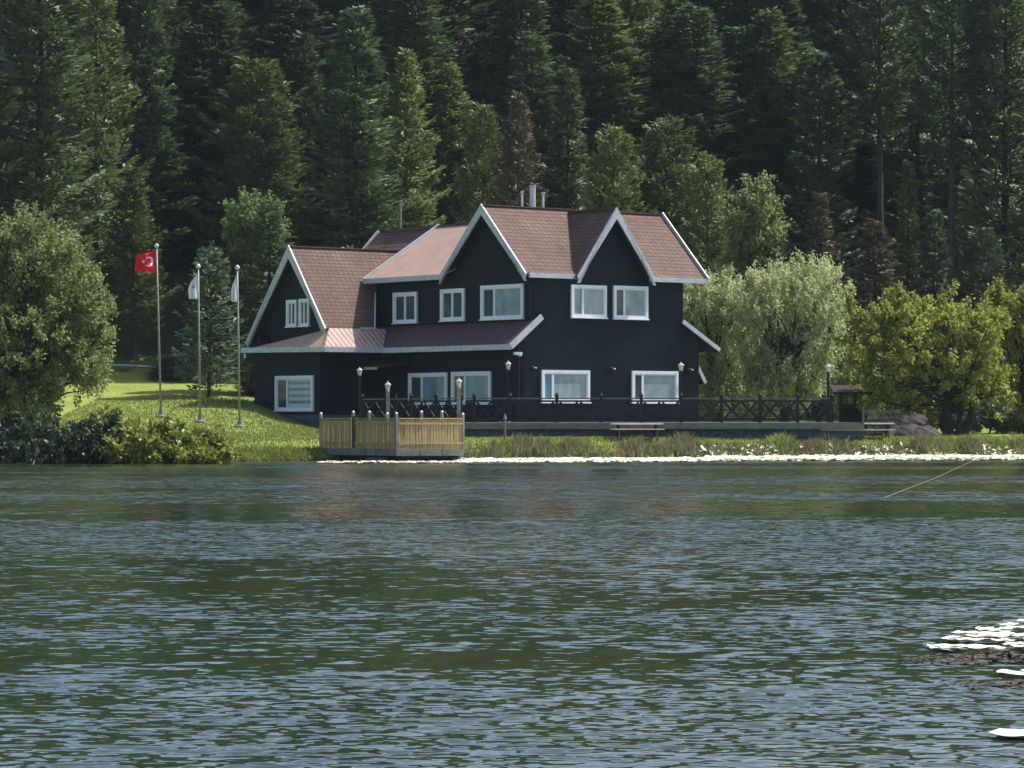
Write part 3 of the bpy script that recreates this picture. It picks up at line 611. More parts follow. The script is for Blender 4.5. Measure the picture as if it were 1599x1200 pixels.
sh = thing('timber_shed', 'dark brown open timber shelter beyond the right end of the terrace', 'shed', (PX(1335, 126), 126, ground(PX(1335, 126), 126)))
for x in (-.55, .0, .62): MB().box(x - .07, x + .07, -.07, .07, 0, 1.7).build('post', 'brownwood', sh)
MB().box(-.6, .7, .1, .2, 0, 1.25).build('side_panel', 'brownwood', sh)
MB().prism([(-.9, -.3, 1.72), (1.0, -.3, 1.72), (1.0, .9, 2.0), (-.9, .9, 2.0)], (0, 0, -.1)).build('roof', 'brownwood', sh)
sw_ = thing('field_stone_wall', 'short mossy stone wall between the shed and the pink rocks', 'wall', (PX(1378, 124), 124, ground(PX(1378, 124), 124)))
def rockmesh(r, sx, sy, sz, seed, nu=12, nv=8):
    rr = random.Random(seed); ph = [rr.uniform(0, 6) for _ in range(6)]; m_ = MB()
    for j in range(nv + 1):
        for i in range(nu):
            a = 2 * math.pi * i / nu; b_ = math.pi * j / nv; d = Vector((math.sin(b_) * math.cos(a), math.sin(b_) * math.sin(a), math.cos(b_)))
            k = r * (1 + .18 * math.sin(3 * d.x + ph[0]) * math.cos(4 * d.y + ph[1]) + .12 * math.sin(7 * d.z + ph[2] + 5 * d.x) + rr.uniform(-.05, .05) * (0 < j < nv))
            m_.v.append((d.x * k * sx, d.y * k * sy, d.z * k * sz))
    m_.f = [(j * nu + i, (j + 1) * nu + i, (j + 1) * nu + (i + 1) % nu, j * nu + (i + 1) % nu) for j in range(nv) for i in range(nu)]
    return m_
rr = random.Random(3); m_ = MB()
for j in range(5):
    for i in range(6):
        q = rockmesh(.17, 1.1, .9, .75, j * 10 + i, 8, 6); ox, oz = -.55 + i * .22 + (j % 2) * .1, .1 + j * .2
        m_.add([(x + ox, y + rr.uniform(-.04, .04), z + oz) for x, y, z in q.v], q.f)
m_.build('stonework', 'drystone', sw_)
MB().box(-.78, -.7, -.05, .05, 0, 1.15).build('post', 'greywood', sw_)
for i, (px, s, yy, zz, lb) in enumerate([(1402, .30, 123.6, 0, 'pinkish rock touching the end of the field stone wall'), (1422, .34, 123.2, 0, 'lower rock under the middle of the pinkish heap'),
      (1443, .30, 123.0, 0, 'pinkish rock at the foot of the yellow green tree'), (1414, .27, 124.1, .42, 'left rock on top of the pinkish heap'), (1432, .31, 124.0, .45, 'highest rock on top of the pinkish heap'),
      (1456, .22, 122.6, 0, 'smallest pinkish rock, rightmost of the heap'), (1388, .2, 122.8, 0, 'small pinkish rock in front of the field stone wall')]):
    X = PX(px, yy); o = rockmesh(s, 1.25, 1, .85, 50 + i, 14, 10).build('rock', 'rock', smooth=False); o.location = (X, yy, ground(X, yy) + s * .6 + zz); tag(o, lb, 'rock', 'pinkish rock heap on the right shore')

# ------------------------------------------------------------------ trees
rng = np.random.default_rng(11)
def conifer(H, Rb, kind='fir', seed=0, base=0.06, nb=190, m='fir', bark='darkbark', dens=1.0):
    r = np.random.default_rng(seed)
    root = bpy.data.objects.new('conifer_tree', None); col.objects.link(root)
    tk = MB(); bend = r.uniform(-.02, .02, 2) * H
    def axis(t): return np.array([bend[0] * math.sin(t * 2.5), bend[1] * math.sin(t * 2.1), t * H])
    tk.tube([tuple(axis(t)) for t in (-.02, .02, .15, .4, .7, .98)], [H * .017, H * .014, H * .012, H * .009, H * .005, .01], 8)
    out = []
    for i in range(nb):
        s = (i + r.random()) / nb; t = base + (1 - base) * (s ** 0.92); az = i * 2.399 + r.uniform(-.5, .5)
        q = (t - base) / (1 - base)
        if kind == 'fir': prof = (1 - q) ** 0.85 * (0.35 + 0.65 * min(1, q * 6 + .3))
        elif kind == 'round': prof = math.sqrt(max(0, 1 - q ** 2.2)) * (0.55 + .45 * min(1, q * 4)) * (1 - .25 * q)
        elif kind == 'column': prof = (1 - q ** 3) * (.6 + .4 * min(1, q * 5)) * (1 - .45 * q)
        else: prof = (1 - q) ** 0.7
        Lb = Rb * prof * (r.uniform(.72, 1.0) if r.random() < .8 else r.uniform(1.0, 1.22)) + .18
        up = (.35 - .75 * (1 - q)) if kind in ('fir', 'spruce') else (.45 - .45 * (1 - q))
        up += r.uniform(-.12, .12)
        d = np.array([math.cos(az), math.sin(az), 0]); sdv = np.array([-d[1], d[0], 0]); p0 = axis(t)
        n = int((16 + Lb * 44) * dens)
        s1 = r.random(n) ** .62                                     # along the branch, denser outwards
        side = r.uniform(-1, 1, n); wdt = (.20 + .46 * Lb * (1 - s1) * .9) * (0.5 + .5 * np.minimum(1, s1 * 3))
        rise = Lb * (up * s1 * .6 + .28 * s1 ** 2.4)                 # tips turn up
        c = p0 + d * (Lb * s1)[:, None] + sdv * (side * wdt)[:, None] + np.array([0, 0, 1]) * (rise - .10 * np.abs(side) * wdt + r.normal(0, .05, n))[:, None]
        dv = d * (.75 + .2 * r.random(n))[:, None] + sdv * (side * .9 + r.normal(0, .25, n))[:, None] + np.array([0, 0, 1]) * (.12 + .35 * s1 + r.normal(0, .22, n))[:, None]
        nr = np.array([0, 0, 1.0]) + d * r.uniform(-.7, .3) + r.normal(0, .3, 3) + r.normal(0, .28, (n, 3))
        out.append(leaves(c, dv, nr, r.uniform(.20, .42, n) * (1 + .15 * (H > 12)), r.uniform(.09, .17, n)))
        if Lb > .8 and i % 2 == 0: tk.tube([tuple(p0), tuple(p0 + d * Lb * .5 + np.array([0, 0, Lb * up * .3])), tuple(p0 + d * Lb * .85 + np.array([0, 0, Lb * (up * .5 + .2)]))], [.035, .022, .008], 4, False)
    n = 60; c = axis(.97) + r.normal(0, .07, (n, 3)) * np.array([1, 1, 3.5]); out.append(leaves(c, r.normal(0, .5, (n, 3)) + np.array([0, 0, 1.0]), r.normal(0, 1, (n, 3)), r.uniform(.15, .3, n), np.full(n, .06)))
    npmesh('crown', np.concatenate(out), 4, m, root); tk.build('trunk', bark, root)
    root['H'] = H; root['R'] = Rb
    return root
def place(proto, used, label, X, Y, H, rad, m=None, group='conifers of the forest', cat='conifer', name='conifer_tree', rz=None, base_z=None):
    """scale a prototype (its first use moves the prototype itself)"""
    if proto.name in used: o = copy_tree(proto)
    else: used.add(proto.name); o = proto
    o.name = name; sz = H / proto['H']; sx = rad / proto['R']
    o.scale = (sx, sx, sz); o.rotation_euler = (0, 0, random.uniform(0, 6.28) if rz is None else rz)
    o.location = (X, Y, (ground(X, Y) if base_z is None else base_z) - .1); tag(o, label, cat, group)
    if m:
        for ch in o.children:
            if ch.name.startswith('crown'):
                for s in ch.material_slots: s.link = 'OBJECT'; s.material = M[m]
    return o
P_ = {}
P_['fir0'] = conifer(16, 2.6, 'fir', 1, .05, 150)
P_['fir1'] = conifer(15, 2.9, 'fir', 2, .04, 135)
P_['fir2'] = conifer(17, 2.4, 'column', 3, .06, 160)
P_['pine0'] = conifer(13, 3.0, 'round', 4, .08, 130, 'pineneedle', 'bark')
P_['pine1'] = conifer(14, 2.8, 'column', 5, .10, 135, 'pineneedle', 'bark')
P_['tall0'] = conifer(20, 2.6, 'column', 6, .50, 95, 'fir', 'bark')
P_['small0'] = conifer(7, 1.9, 'spruce', 7, .09, 85, 'blueneedle', dens=.55)
P_['small1'] = conifer(3, 1.0, 'spruce', 8, .10, 50, 'blueneedle', dens=.7)
used = set()
feat = [  # px, top row, Y, half width px, proto, material, label
 (52, -170, 149, 95, 'fir2', None, 'tall dark fir rising out of the picture behind the leafy tree at far left'),
 (-45, -140, 146, 95, 'fir1', None, 'dark fir cut off by the left picture edge'),
 (150, -60, 156, 70, 'pine1', None, 'tall olive conifer with a sunlit right side above the red flag'),
 (232, -10, 163, 80, 'fir1', None, 'dark fir standing behind the red flag and its sunlit neighbour'),
 (212, 262, 152, 50, 'pine1', 'pineneedle', 'shorter lit conifer directly behind the red flag'),
 (318, 40, 166, 85, 'fir0', None, 'broad dark fir behind the middle flagpole'),
 (395, 96, 158, 88, 'pine0', None, 'round topped olive pine above the light green leafy tree'),
 (478, 55, 162, 70, 'pine1', 'fir', 'dense dark conifer above the left wing ridge'),
 (560, 12, 155, 100, 'fir1', None, 'huge dark fir rising behind the roof antenna'),
 (640, 80, 159, 62, 'pine1', None, 'conifer with a sunlit right flank right of the roof antenna'),
 (702, 98, 163, 58, 'pine1', None, 'slim olive conifer above the low pitch pink roof'),
 (752, 168, 154, 48, 'pine0', None, 'low olive pine just left of the tall front gable peak'),
 (815, 148, 152, 55, 'pine1', 'brownfir', 'brownish conifer with a pale tip right behind the chimney'),
 (880, 104, 158, 60, 'fir0', None, 'pointed dark fir between the chimney and the right gable'),
 (955, 202, 150, 60, 'pine0', None, 'green pine directly behind the right gable peak'),
 (1042, 188, 153, 72, 'pine0', None, 'broad green pine above the right end of the roof'),
 (1108, 248, 149, 55, 'pine0', None, 'green pine sloping down beside the right roof edge'),
 (1285, 86, 160, 76, 'fir1', 'blueneedle', 'conical grey green fir standing clear above the willows'),
 (1278, 300, 147, 46, 'fir0', 'brownfir', 'small brownish conifer at the foot of the conical grey green fir'),
 (1362, 343, 143, 66, 'fir1', 'brownfir', 'brownish spreading conifer between the willow and the yellow green tree'),
 (1462, 328, 147, 50, 'fir1', 'blueneedle', 'left one of two short grey green firs behind the yellow green tree'),
 (1530, 358, 145, 52, 'pine0', 'blueneedle', 'right one of two short grey green firs behind the yellow green tree'),
 (1376, -120, 160, 60, 'tall0', None, 'tall conifer with a long bare trunk right of the conical grey green fir'),
 (1484, -100, 157, 62, 'tall0', None, 'bare stemmed tall conifer above the two short grey green firs'),
 (1440, -160, 167, 60, 'tall0', None, 'thin bare stemmed conifer behind the small sunlit firs'),
 (1572, -140, 158, 75, 'fir2', None, 'tall dark conifer at the right picture edge'),
 (1650, -60, 154, 90, 'fir1', None, 'dark fir mostly cut off by the right picture edge'),
 (1415, 250, 158, 34, 'fir0', 'freshleaf', 'small sunlit fir between the bare trunks'),
 (1512, 228, 162, 26, 'fir0', 'freshleaf', 'tiny bright fir glimpsed between dark trunks at right'),
 (1150, 40, 170, 80, 'fir2', None, 'tall dark conifer above the bright leafy shrub right of the house'),
 (1080, 20, 173, 75, 'fir2', None, 'tall dark conifer above the broad green pine'),
 (985, 60, 171, 75, 'fir0', None, 'dark fir above the green pine behind the right gable'),
 (1215, -20, 175, 75, 'fir2', None, 'dark conifer upslope of the conical grey green fir'),
]
for px, ty, Y, hw, k, m, lb in feat:
    X = PX(px, Y); zb = ground(X, Y); H = ZY(ty, Y) - zb
    place(P_[k], used, lb, X, Y, H, hw / F * Y * 1.22, m)
zones = [(120, 'far left of the slope'), (330, 'above the flagpoles'), (560, 'above the left wing'), (760, 'above the antenna'), (960, 'above the chimney'), (1180, 'above the right end of the roof'), (1400, 'above the willows'), (9999, 'at the right of the slope')]
kinds = ['fir0', 'fir1', 'fir2', 'pine0', 'pine1', 'fir0', 'fir2', 'tall0']
rf = random.Random(21)
for r_ in range(8):
    Y = 166 + r_ * 6.5
    half = 0.163 * Y + 12
    n = int(2 * half / 5.0)
    for i in range(n):
        X = -half + (i + .5 + (r_ % 2) * .5 + rf.uniform(-.3, .3)) * 2 * half / n; y = Y + rf.uniform(-2.4, 2.4)
        px = 800 + X / y * F; zn = next(s for l_, s in zones if px < l_)
        row = 'lower' if r_ < 2 else ('middle' if r_ < 4 else 'upper')
        place(P_[rf.choice(kinds)], used, 'forest conifer in the %s rows %s' % (row, zn), X, y, rf.uniform(12.5, 18.5), rf.uniform(2.8, 4.1), rf.choice([None, None, None, 'fir', 'pineneedle']), group='forest conifers, %s rows %s' % (row, zn))
place(P_['fir1'], used, 'dark fir half hidden behind the left wing gable of the house', PX(418, 143), 143, 8.8, 2.4, group='conifers of the forest')  # extra tree, added for the shadow band it throws across the left lawn
# small spruces on the lawn
for px, ty, Y, hw, k, lb in [(326, 386, 139, 62, 'small0', 'grey green spruce behind the middle flagpole, taller of the lawn spruces'),
                             (212, 563, 148, 34, 'small1', 'tiny spruce on the lawn left of the red flag pole'), (272, 556, 149, 36, 'small1', 'small bushy spruce on the lawn between the first two flagpoles'),
                             (180, 590, 150, 26, 'small1', 'very low spruce beside the big leafy tree at the left')]:
    X = PX(px, Y); place(P_[k], used, lb, X, Y, ZY(ty, Y) - ground(X, Y), hw / F * Y, None, 'spruces on the left lawn', 'spruce', 'spruce_tree')

def broadleaf(name, label, cat, X, Y, blobs, nleaf, m, bark, tz, lsize=(.10, .20), droop=0.0, seed=0, zb=None, group=None, trunk_r=.16, stems=1, clump=.5, lw=.5, gap=.35, spreadb=.1):
    """blobs: (dx, dy, z, rx, ry, rz) ellipsoids above the base; leaves sit in many small clumps near their skins, limbs reach into them"""
    r = np.random.default_rng(seed); zb = ground(X, Y) if zb is None else zb
    root = thing(name, label, cat, (X, Y, zb - .05), 0, group); tk = MB(); out = []
    vol = np.array([b[3] * b[4] * b[5] for b in blobs]) ** .67; vol = vol / vol.sum()
    for bi, (b, q) in enumerate(zip(blobs, vol)):
        nb_ = int(nleaf * q); ncl = max(8, int(nb_ / 60))
        d = unit(r.normal(0, 1, (ncl, 3))); rad = (1 - gap) + gap * r.random(ncl) ** .5; rad *= 1 + r.normal(0, spreadb, ncl); rad[: ncl // 4] *= r.uniform(.3, .9, ncl // 4)
        cc = np.array(b[:3]) + d * rad[:, None] * np.array(b[3:])
        idx = r.integers(0, ncl, nb_); cs = clump * (.5 + .8 * r.random(ncl))
        ax = unit(d * .9 + r.normal(0, .45, (ncl, 3)) + np.array([0, 0, .45 - .5 * (droop > 0)]))
        off = r.normal(0, 1, (nb_, 3)) * (cs[idx] * .26)[:, None] + ax[idx] * (r.uniform(-1, 1, nb_) * cs[idx] * .95)[:, None]
        if droop: off[:, 2] -= droop * r.random(nb_) ** .8 * (.4 + r.random(ncl)[idx]); off[:, :2] *= .6
        c = cc[idx] + off; c = c[c[:, 2] > .12]; k = len(c)
        dv = r.normal(0, .8, (k, 3)) + np.array([0, 0, -.25 - 3 * droop]) + .5 * unit(c - np.array(b[:3]))
        out.append(leaves(c, dv, r.normal(0, 1, (k, 3)) + np.array([0, 0, .5]), r.uniform(*lsize, k), r.uniform(*lsize, k) * lw))
        for s_ in range(max(2, int(7 * q * len(blobs)))):
            tgt = cc[r.integers(0, ncl)]; st_ = np.array([r.uniform(-.1, .1), 0, tz * r.uniform(.4, 1)])
            mid = st_ * .5 + tgt * .5 + r.normal(0, .18, 3) + np.array([0, 0, .1]); tr = trunk_r * .45
            tk.tube([tuple(st_), tuple(st_ * .75 + mid * .25 + r.normal(0, .05, 3)), tuple(mid), tuple(mid * .4 + tgt * .6 + r.normal(0, .1, 3)), tuple(tgt)], [tr, tr * .75, tr * .5, tr * .3, .012], 6, False)
    for s_ in range(stems):
        a = r.uniform(-.35, .35) * (stems > 1); x0 = (s_ - (stems - 1) / 2) * .35
        tk.tube([(x0 * .6, 0, -.2), (x0 + a * .2, .02, tz * .3), (x0 + a * .6, 0, tz * .7), (x0 + a * 1.0, .05, tz * 1.15)], [trunk_r * 1.25, trunk_r, trunk_r * .8, trunk_r * .5], 9)
    npmesh('crown', np.concatenate(out), 4, m, root); tk.build('trunk', bark, root); return root
def sc(px, py, Y, zb): return (px - 0) / F * Y, ZY(py, Y) - zb
def blobs_from(X, Y, zb, lst):  # (px, py, rx px, ry px, dy, ry depth m)
    return [(PX(a, Y) - X, dy, ZY(b_, Y) - zb, rx / F * Y, rd, rz / F * Y) for a, b_, rx, rz, dy, rd in lst]
# big tree at left
X, Y = PX(8, 109.5), 109.5; zb = ground(X, Y)
broadleaf('leafy_tree', 'big dull green leafy tree filling the left edge by the shore', 'tree', X, Y,
    blobs_from(X, Y, zb, [(45, 400, 75, 75, 0, 1.6), (0, 430, 90, 90, .5, 2.0), (100, 440, 62, 70, .2, 1.5), (125, 520, 55, 75, 0, 1.4), (60, 520, 90, 90, -.6, 2.0), (-60, 500, 110, 130, 0, 2.4), (110, 590, 60, 42, -.2, 1.3), (30, 600, 80, 40, -.4, 1.6), (48, 345, 22, 32, 0, .6), (150, 490, 32, 60, .3, .9)]),
    52000, 'leftleaf', 'darkbark', 2.4, (.10, .20), seed=31, trunk_r=.22, clump=.36, gap=.45)
# willows
X, Y = PX(1225, 138), 138; zb = ground(X, Y)
broadleaf('willow_tree', 'silvery green willow with a visible dark limb left of the yellow green tree', 'willow', X, Y,
    blobs_from(X, Y, zb, [(1265, 450, 62, 55, .3, 1.9), (1205, 455, 55, 48, 0, 1.8), (1290, 520, 45, 70, .2, 1.6), (1190, 530, 40, 60, .6, 1.4), (1250, 560, 60, 60, -.3, 1.5), (1215, 600, 60, 40, 0, 1.5), (1180, 470, 40, 50, -.8, 1.3)]),
    40000, 'willow', 'darkbark', 3.6, (.12, .22), .28, 32, trunk_r=.2, clump=.40, lw=.36, gap=.42, group='willows behind the terrace')
X, Y = PX(1120, 141), 141; zb = ground(X, Y)
broadleaf('willow_tree', 'pale willow touching the right wall of the black house', 'willow', X, Y,
    blobs_from(X, Y, zb, [(1110, 460, 55, 45, 0, 1.6), (1150, 500, 45, 65, -.3, 1.5), (1105, 530, 45, 60, .3, 1.5), (1150, 580, 45, 50, 0, 1.4), (1110, 600, 40, 40, 0, 1.2), (1075, 450, 35, 40, .5, 1.0)]),
    32000, 'willow', 'darkbark', 3.2, (.12, .22), .28, 33, trunk_r=.18, clump=.40, lw=.36, gap=.42, group='willows behind the terrace')
# yellow green trees at the right
X, Y = PX(1492, 125), 125; zb = ground(X, Y)
broadleaf('spreading_tree', 'wide multi stemmed yellow green tree on the right shore', 'tree', X, Y,
    blobs_from(X, Y, zb, [(1385, 500, 55, 42, 0, 1.5), (1350, 545, 45, 50, .2, 1.3), (1460, 490, 58, 45, .3, 1.7), (1530, 510, 50, 50, 0, 1.6), (1420, 560, 60, 55, -.4, 1.6), (1500, 570, 60, 55, -.5, 1.6), (1375, 600, 45, 38, .1, 1.1), (1440, 625, 55, 30, .3, 1.3), (1545, 590, 45, 50, .2, 1.4), (1400, 465, 22, 16, .2, .7), (1330, 500, 24, 30, 0, .8)]),
    23000, 'goldleaf', 'darkbark', 2.2, (.11, .21), seed=34, trunk_r=.12, stems=4, clump=.30, lw=.65, gap=.6, spreadb=.2)
X, Y = PX(1610, 129), 129; zb = ground(X, Y)
broadleaf('spreading_tree', 'taller yellow green tree cut by the right picture edge', 'tree', X, Y,
    blobs_from(X, Y, zb, [(1570, 500, 45, 45, .2, 1.3), (1590, 470, 50, 34, 0, 1.5), (1610, 540, 60, 60, 0, 1.7), (1650, 470, 70, 60, 0, 1.9), (1595, 600, 45, 45, 0, 1.3), (1560, 455, 22, 18, 0, .7)]),
    15000, 'goldleaf', 'darkbark', 2.6, (.11, .21), seed=35, trunk_r=.14, stems=2, clump=.30, lw=.6, gap=.5)
for i, (px, py, rx, rz, Y, m, lb, n) in enumerate([
    (398, 345, 44, 40, 150, 'freshleaf', 'light green leafy tree above the shortest flagpole', 9000),
    (1180, 345, 42, 75, 146, 'freshleaf', 'tall pale green leafy shrub right of the house roof', 12000),
    (1340, 600, 40, 45, 134, 'leftleaf', 'dark green bush in the gap between willow and yellow green tree', 6000),
    (1500, 640, 90, 28, 133, 'rhodo', 'low dark bush in the shade under the yellow green tree', 8000),
    (1610, 650, 60, 30, 131, 'rhodo', 'low dark bush at the right edge below the yellow green trees', 5000),
    (392, 610, 14, 42, 142, 'leftleaf', 'narrow leafy bush beside the left wall of the house', 1800),
    (20, 640, 60, 30, 120, 'rhodo', 'dark bush behind the bench', 4000)]):
    X = PX(px, Y); zb = ground(X, Y); 
    zc = ZY(py, Y) - zb
    bl = [(0, 0, zc, rx / F * Y, rx / F * Y, rz / F * Y), (rx * .4 / F * Y, .2, zc - rz * .3 / F * Y, rx * .7 / F * Y, 1, rz * .8 / F * Y), (-rx * .4 / F * Y, 0, zc - rz * .4 / F * Y, rx * .7 / F * Y, 1, rz * .7 / F * Y)]
    broadleaf('leafy_tree' if py < 400 else 'bush', lb, 'tree' if py < 400 else 'bush', X, Y, bl, n, m, 'darkbark', max(.3, zc * .7), (.12, .24), seed=60 + i, trunk_r=.07 + .05 * (py < 400), clump=.35, lw=.55, zb=zb)

# shore shrubs on the left
sh_list = [(-30, 655, 60, 'rhodo', 'dark glossy shrub at the left edge of the shore hedge'), (35, 660, 52, 'rhodo', 'dark shrub in front of the bench'),
           (85, 662, 46, 'rhodo', 'dark shrub just right of the bench'), (132, 655, 46, 'rhodo', 'dark shrub in the middle of the shore hedge'),
           (178, 655, 44, 'goldshrub', 'tallest yellow green shrub, beside the dark ones'), (222, 662, 42, 'goldshrub', 'yellow green shrub left of the red flag pole foot'),
           (262, 668, 40, 'goldshrub', 'yellow green shrub right of the red flag pole foot'), (300, 678, 36, 'goldshrub', 'yellow green shrub below the middle flagpole'),
           (332, 690, 26, 'goldshrub', 'smallest yellow shrub at the right end of the shore hedge')]
for i, (px, ty, hw, m, lb) in enumerate(sh_list):
    Y = 103.9 + .6 * math.sin(i * 2.1); X = PX(px, Y); zt = ZY(ty - 8, Y); r_ = hw / F * Y
    bl = [(0, 0.6, zt * .62, r_ * 1.15, 1.1, zt * .42), (.25, -.5, zt * .38, r_ * 1.1, .9, zt * .4), (-.3, -.9, zt * .25, r_, .7, zt * .3)]
    broadleaf('shore_shrub', lb, 'shrub', X, Y, bl, 2600 if hw > 30 else 1800, m, 'darkbark', .5, (.14, .30), seed=80 + i, zb=0.0, trunk_r=.04, clump=.26, lw=.6, gap=.6, group='shrubs of the shore hedge')
    if m == 'goldshrub':
        pass

# ------------------------------------------------------------------ shore vegetation (stuff)
def blades(name, pts, hmin, hmax, wd, m, lean=.25, label=None, cat=None, seed=1, hf=None):
    r = np.random.default_rng(seed); n = len(pts); p = np.array(pts)
    h = r.uniform(hmin, hmax, n)
    if hf: h = h * np.array([hf(q[0]) for q in pts])
    a = r.uniform(0, 6.28, n); s = np.stack([np.cos(a), np.sin(a), 0 * a], 1) * wd / 2
    t = p + np.stack([r.normal(0, lean, n) * h, r.normal(0, lean, n) * h, h], 1); mid = p * .45 + t * .55 + np.array([0, 0, .05])
    v = np.stack([p - s, p + s, mid + s * .8, t, mid - s * .8], 1).reshape(-1, 3)
    return tag(npmesh(name, v, 5, m), label, cat, kind='stuff')
r = np.random.default_rng(5)
def strip(n, x0, x1, t0, t1, dens=None):
    out = []
    while len(out) < n:
        X = r.uniform(x0, x1); t_ = t0 + (t1 - t0) * r.random()
        if dens and r.random() > dens(X): continue
        Yb = shore(X) + t_; out.append((X, Yb, ground(X, Yb) - .03))
    return out
blades('reeds', strip(12000, -1.6, 22, .1, 1.7, lambda X: .06 + .94 * max(0, .5 + .5 * math.sin(X * 2.1 + 1) * math.sin(X * .9 + 2) + .3 * math.sin(X * 6.3)) ** 2), .16, .42, .032, 'reed', .28, 'brown green reeds along the shore before the terrace', 'reeds', 2, lambda X: .5 + 1.15 * abs(math.sin(X * 1.7 + .5) * math.sin(X * .63 + 1.1)) + .25 * math.sin(X * 7.1))
blades('shore_grass', strip(34000, -2, 27, .1, 5, lambda X: .35 + .65 * (0.5 + .5 * math.sin(X * 1.3))), .04, .13, .04, 'limegrass', .35, 'low lime green grass along the right shore', 'grass', 3)
def clumps(cs):
    out = []
    for X, t_, rx, n in cs:
        for _ in range(n):
            x = X + r.normal(0, rx * .45); y_ = shore(X) + t_ + r.normal(0, .6); out.append((x, y_, ground(x, y_) - .05))
    return out
blades('lime_plants', clumps([(PX(1440, 120), 1.6, .9, 2600), (PX(1400, 119), 1.3, .4, 500), (PX(1560, 121), 1.6, 1.0, 3000), (PX(1300, 118), 1.2, .5, 500), (PX(905, 114), 1.3, .3, 500), (PX(800, 114), 1.2, .4, 500), (PX(1040, 115), 1.2, .35, 500), (PX(1220, 116), 1.4, .5, 700), (PX(1145, 116), 1.2, .5, 500)]), .18, .50, .05, 'limegrass', .45, 'bright lime marsh plants at the right shore', 'plants', 4, lambda X: .7 + .5 * math.sin(X * 3.3) * math.sin(X * 1.4))
blades('lawn_grass', strip(34000, -18, -3.2, .5, 34), .04, .11, .035, 'grassblade', .4, 'fine grass of the sunlit left lawn', 'grass', 6)
blades('bank_grass', strip(9000, -11, -3.4, 0, 1.2), .06, .24, .035, 'grassblade', .35, 'longer grass hanging over the left bank', 'grass', 7)
# lily pads along the far shore
def padstrip(n, seed):
    r = np.random.default_rng(seed); vs = []
    k = 7
    for _ in range(n):
        X = -6.3 + 38 * r.random() ** .85 if r.random() < .97 else r.uniform(-6, 0)
        if X < -1.8 and r.random() < .72: X = r.uniform(2, 24)
        fr = interp(X, [(-7, 102.5), (-1.5, 103.6), (7.4, 108), (23, 113.5), (40, 117)])
        Yb = fr + (.7 * r.random() if X < -1.8 else (shore(X) + .2 - fr) * r.random())
        rad = r.uniform(.07, .16); tx, ty = r.normal(0, .06, 2); z = .02 + .05 * r.random() ** 3 + 0.0 + (.10 * r.random() if (X > 7 and r.random() < .35) else 0)
        if X > 6 and _ % 13 == 0: Yb = shore(X) + r.uniform(0, 1.3); z = ground(X, Yb) + r.uniform(.02, .14); tx, ty = r.normal(0, .5, 2); rad *= .5
        a0 = r.uniform(0, 6.28)
        for i in range(k):
            a = a0 + 5.9 * i / (k - 1); dx, dy = rad * math.cos(a), rad * math.sin(a); vs.append((X + dx, Yb + dy, z + dx * tx + dy * ty + (.02 if i % 2 else 0)))
    return np.array(vs), k
v, k = padstrip(14000, 9); tag(npmesh('floating_lily_leaves', v, k, 'pad'), 'glare white band of floating lily leaves along the far shore', 'water lilies', kind='stuff')
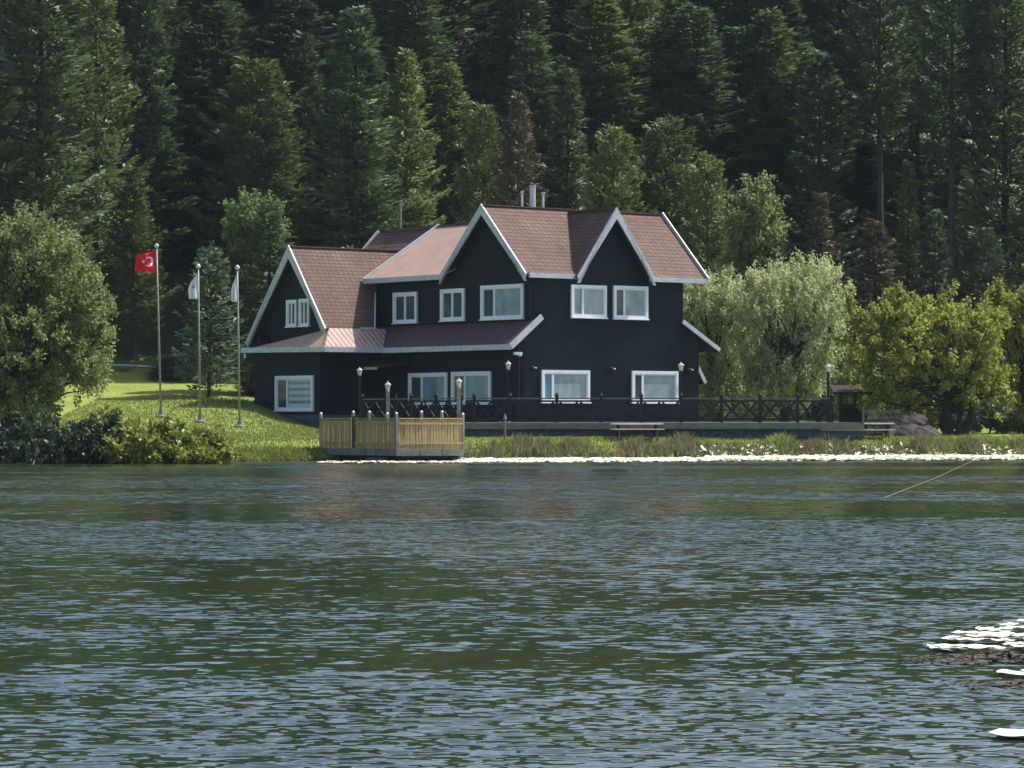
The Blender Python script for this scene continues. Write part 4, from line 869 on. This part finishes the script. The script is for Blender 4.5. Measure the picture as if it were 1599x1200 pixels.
# near lily pads, one by one
def pad(X, Y, rad, seed):
    rr_ = random.Random(seed); n = 26; m_ = MB(); a0 = rr_.uniform(0, 6.28); vs = [(0, 0, .004)]
    for j, q in enumerate((.5, .85, 1.0)):
        for i in range(n):
            a = a0 + (2 * math.pi - .35) * i / (n - 1); kk = rad * q * (1 + .05 * math.sin(3 * a + seed) + .03 * math.sin(7 * a))
            vs.append((kk * math.cos(a), kk * math.sin(a), .006 + (.005 + .004 * math.sin(5 * a + seed)) * (q > .9)))
    fs = [(0, 1 + i, 2 + i) for i in range(n - 1)] + [(1 + j * n + i, 1 + (j + 1) * n + i, 2 + (j + 1) * n + i, 2 + j * n + i) for j in range(2) for i in range(n - 1)]
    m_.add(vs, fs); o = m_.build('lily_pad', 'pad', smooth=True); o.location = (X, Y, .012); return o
rp = random.Random(4)
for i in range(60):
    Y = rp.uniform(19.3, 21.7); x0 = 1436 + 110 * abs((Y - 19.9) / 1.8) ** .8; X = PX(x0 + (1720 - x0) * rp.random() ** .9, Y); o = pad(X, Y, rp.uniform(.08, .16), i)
    o.location.z += i * .0009; tag(o, 'glare white lily pad in the near raft at the right edge of the lake', 'lily pad', 'lily pads of the near raft')
tag(pad(PX(1608, 17.8), 17.8, .19, 71), 'single glare white lily pad just below the near raft', 'lily pad')
tag(pad(PX(1602, 14.35), 14.35, .17, 72), 'single glare white lily pad nearest the bottom right corner', 'lily pad')
r = np.random.default_rng(8); n = 420
yb = np.where(r.random(n) < .6, r.uniform(18.6, 19.35, n), r.uniform(16.9, 17.4, n)); xb = (r.uniform(0, 1, n) ** .8 * 250 + np.where(yb > 18, 1415, 1470) - 800) / F * yb
c = np.stack([xb, yb, r.uniform(.004, .02, n)], 1)
tag(npmesh('withered_lily_leaves', leaves(c, r.normal(0, 1, (n, 3)) * [1, 1, .06], r.normal(0, .12, (n, 3)) + [0, 0, 1], r.uniform(.04, .10, n), r.uniform(.02, .05, n)), 4, 'padstem'), 'brown withered leaves floating under the near lily raft', 'water plants', kind='stuff')
tag(MB().tube([(PX(1380, 58), 58, .0), (PX(1460, 72), 72, .10), (PX(1530, 90), 90, .35)], .006, 6).build('fishing_line', 'line'), 'thin pale fishing line slanting over the water at the right', 'line')

# ------------------------------------------------------------------ thin blue air between the camera and the far forest
hz = MB().box(-700, 700, -310, 810, -6, 130).build('haze', 'line')
hm = bpy.data.materials.new('pale_air'); hm.use_nodes = True; hn = hm.node_tree
hn.nodes.remove(hn.nodes['Principled BSDF']); pv = hn.nodes.new('ShaderNodeVolumePrincipled')
pv.inputs['Color'].default_value = (0.75, 0.86, 1.0, 1); pv.inputs['Density'].default_value = 0.00009
hn.links.new(pv.outputs[0], hn.nodes['Material Output'].inputs['Volume'])
hz.data.materials.clear(); hz.data.materials.append(hm); tag(hz, 'thin bluish air over the lake and forest', 'haze', kind='stuff')
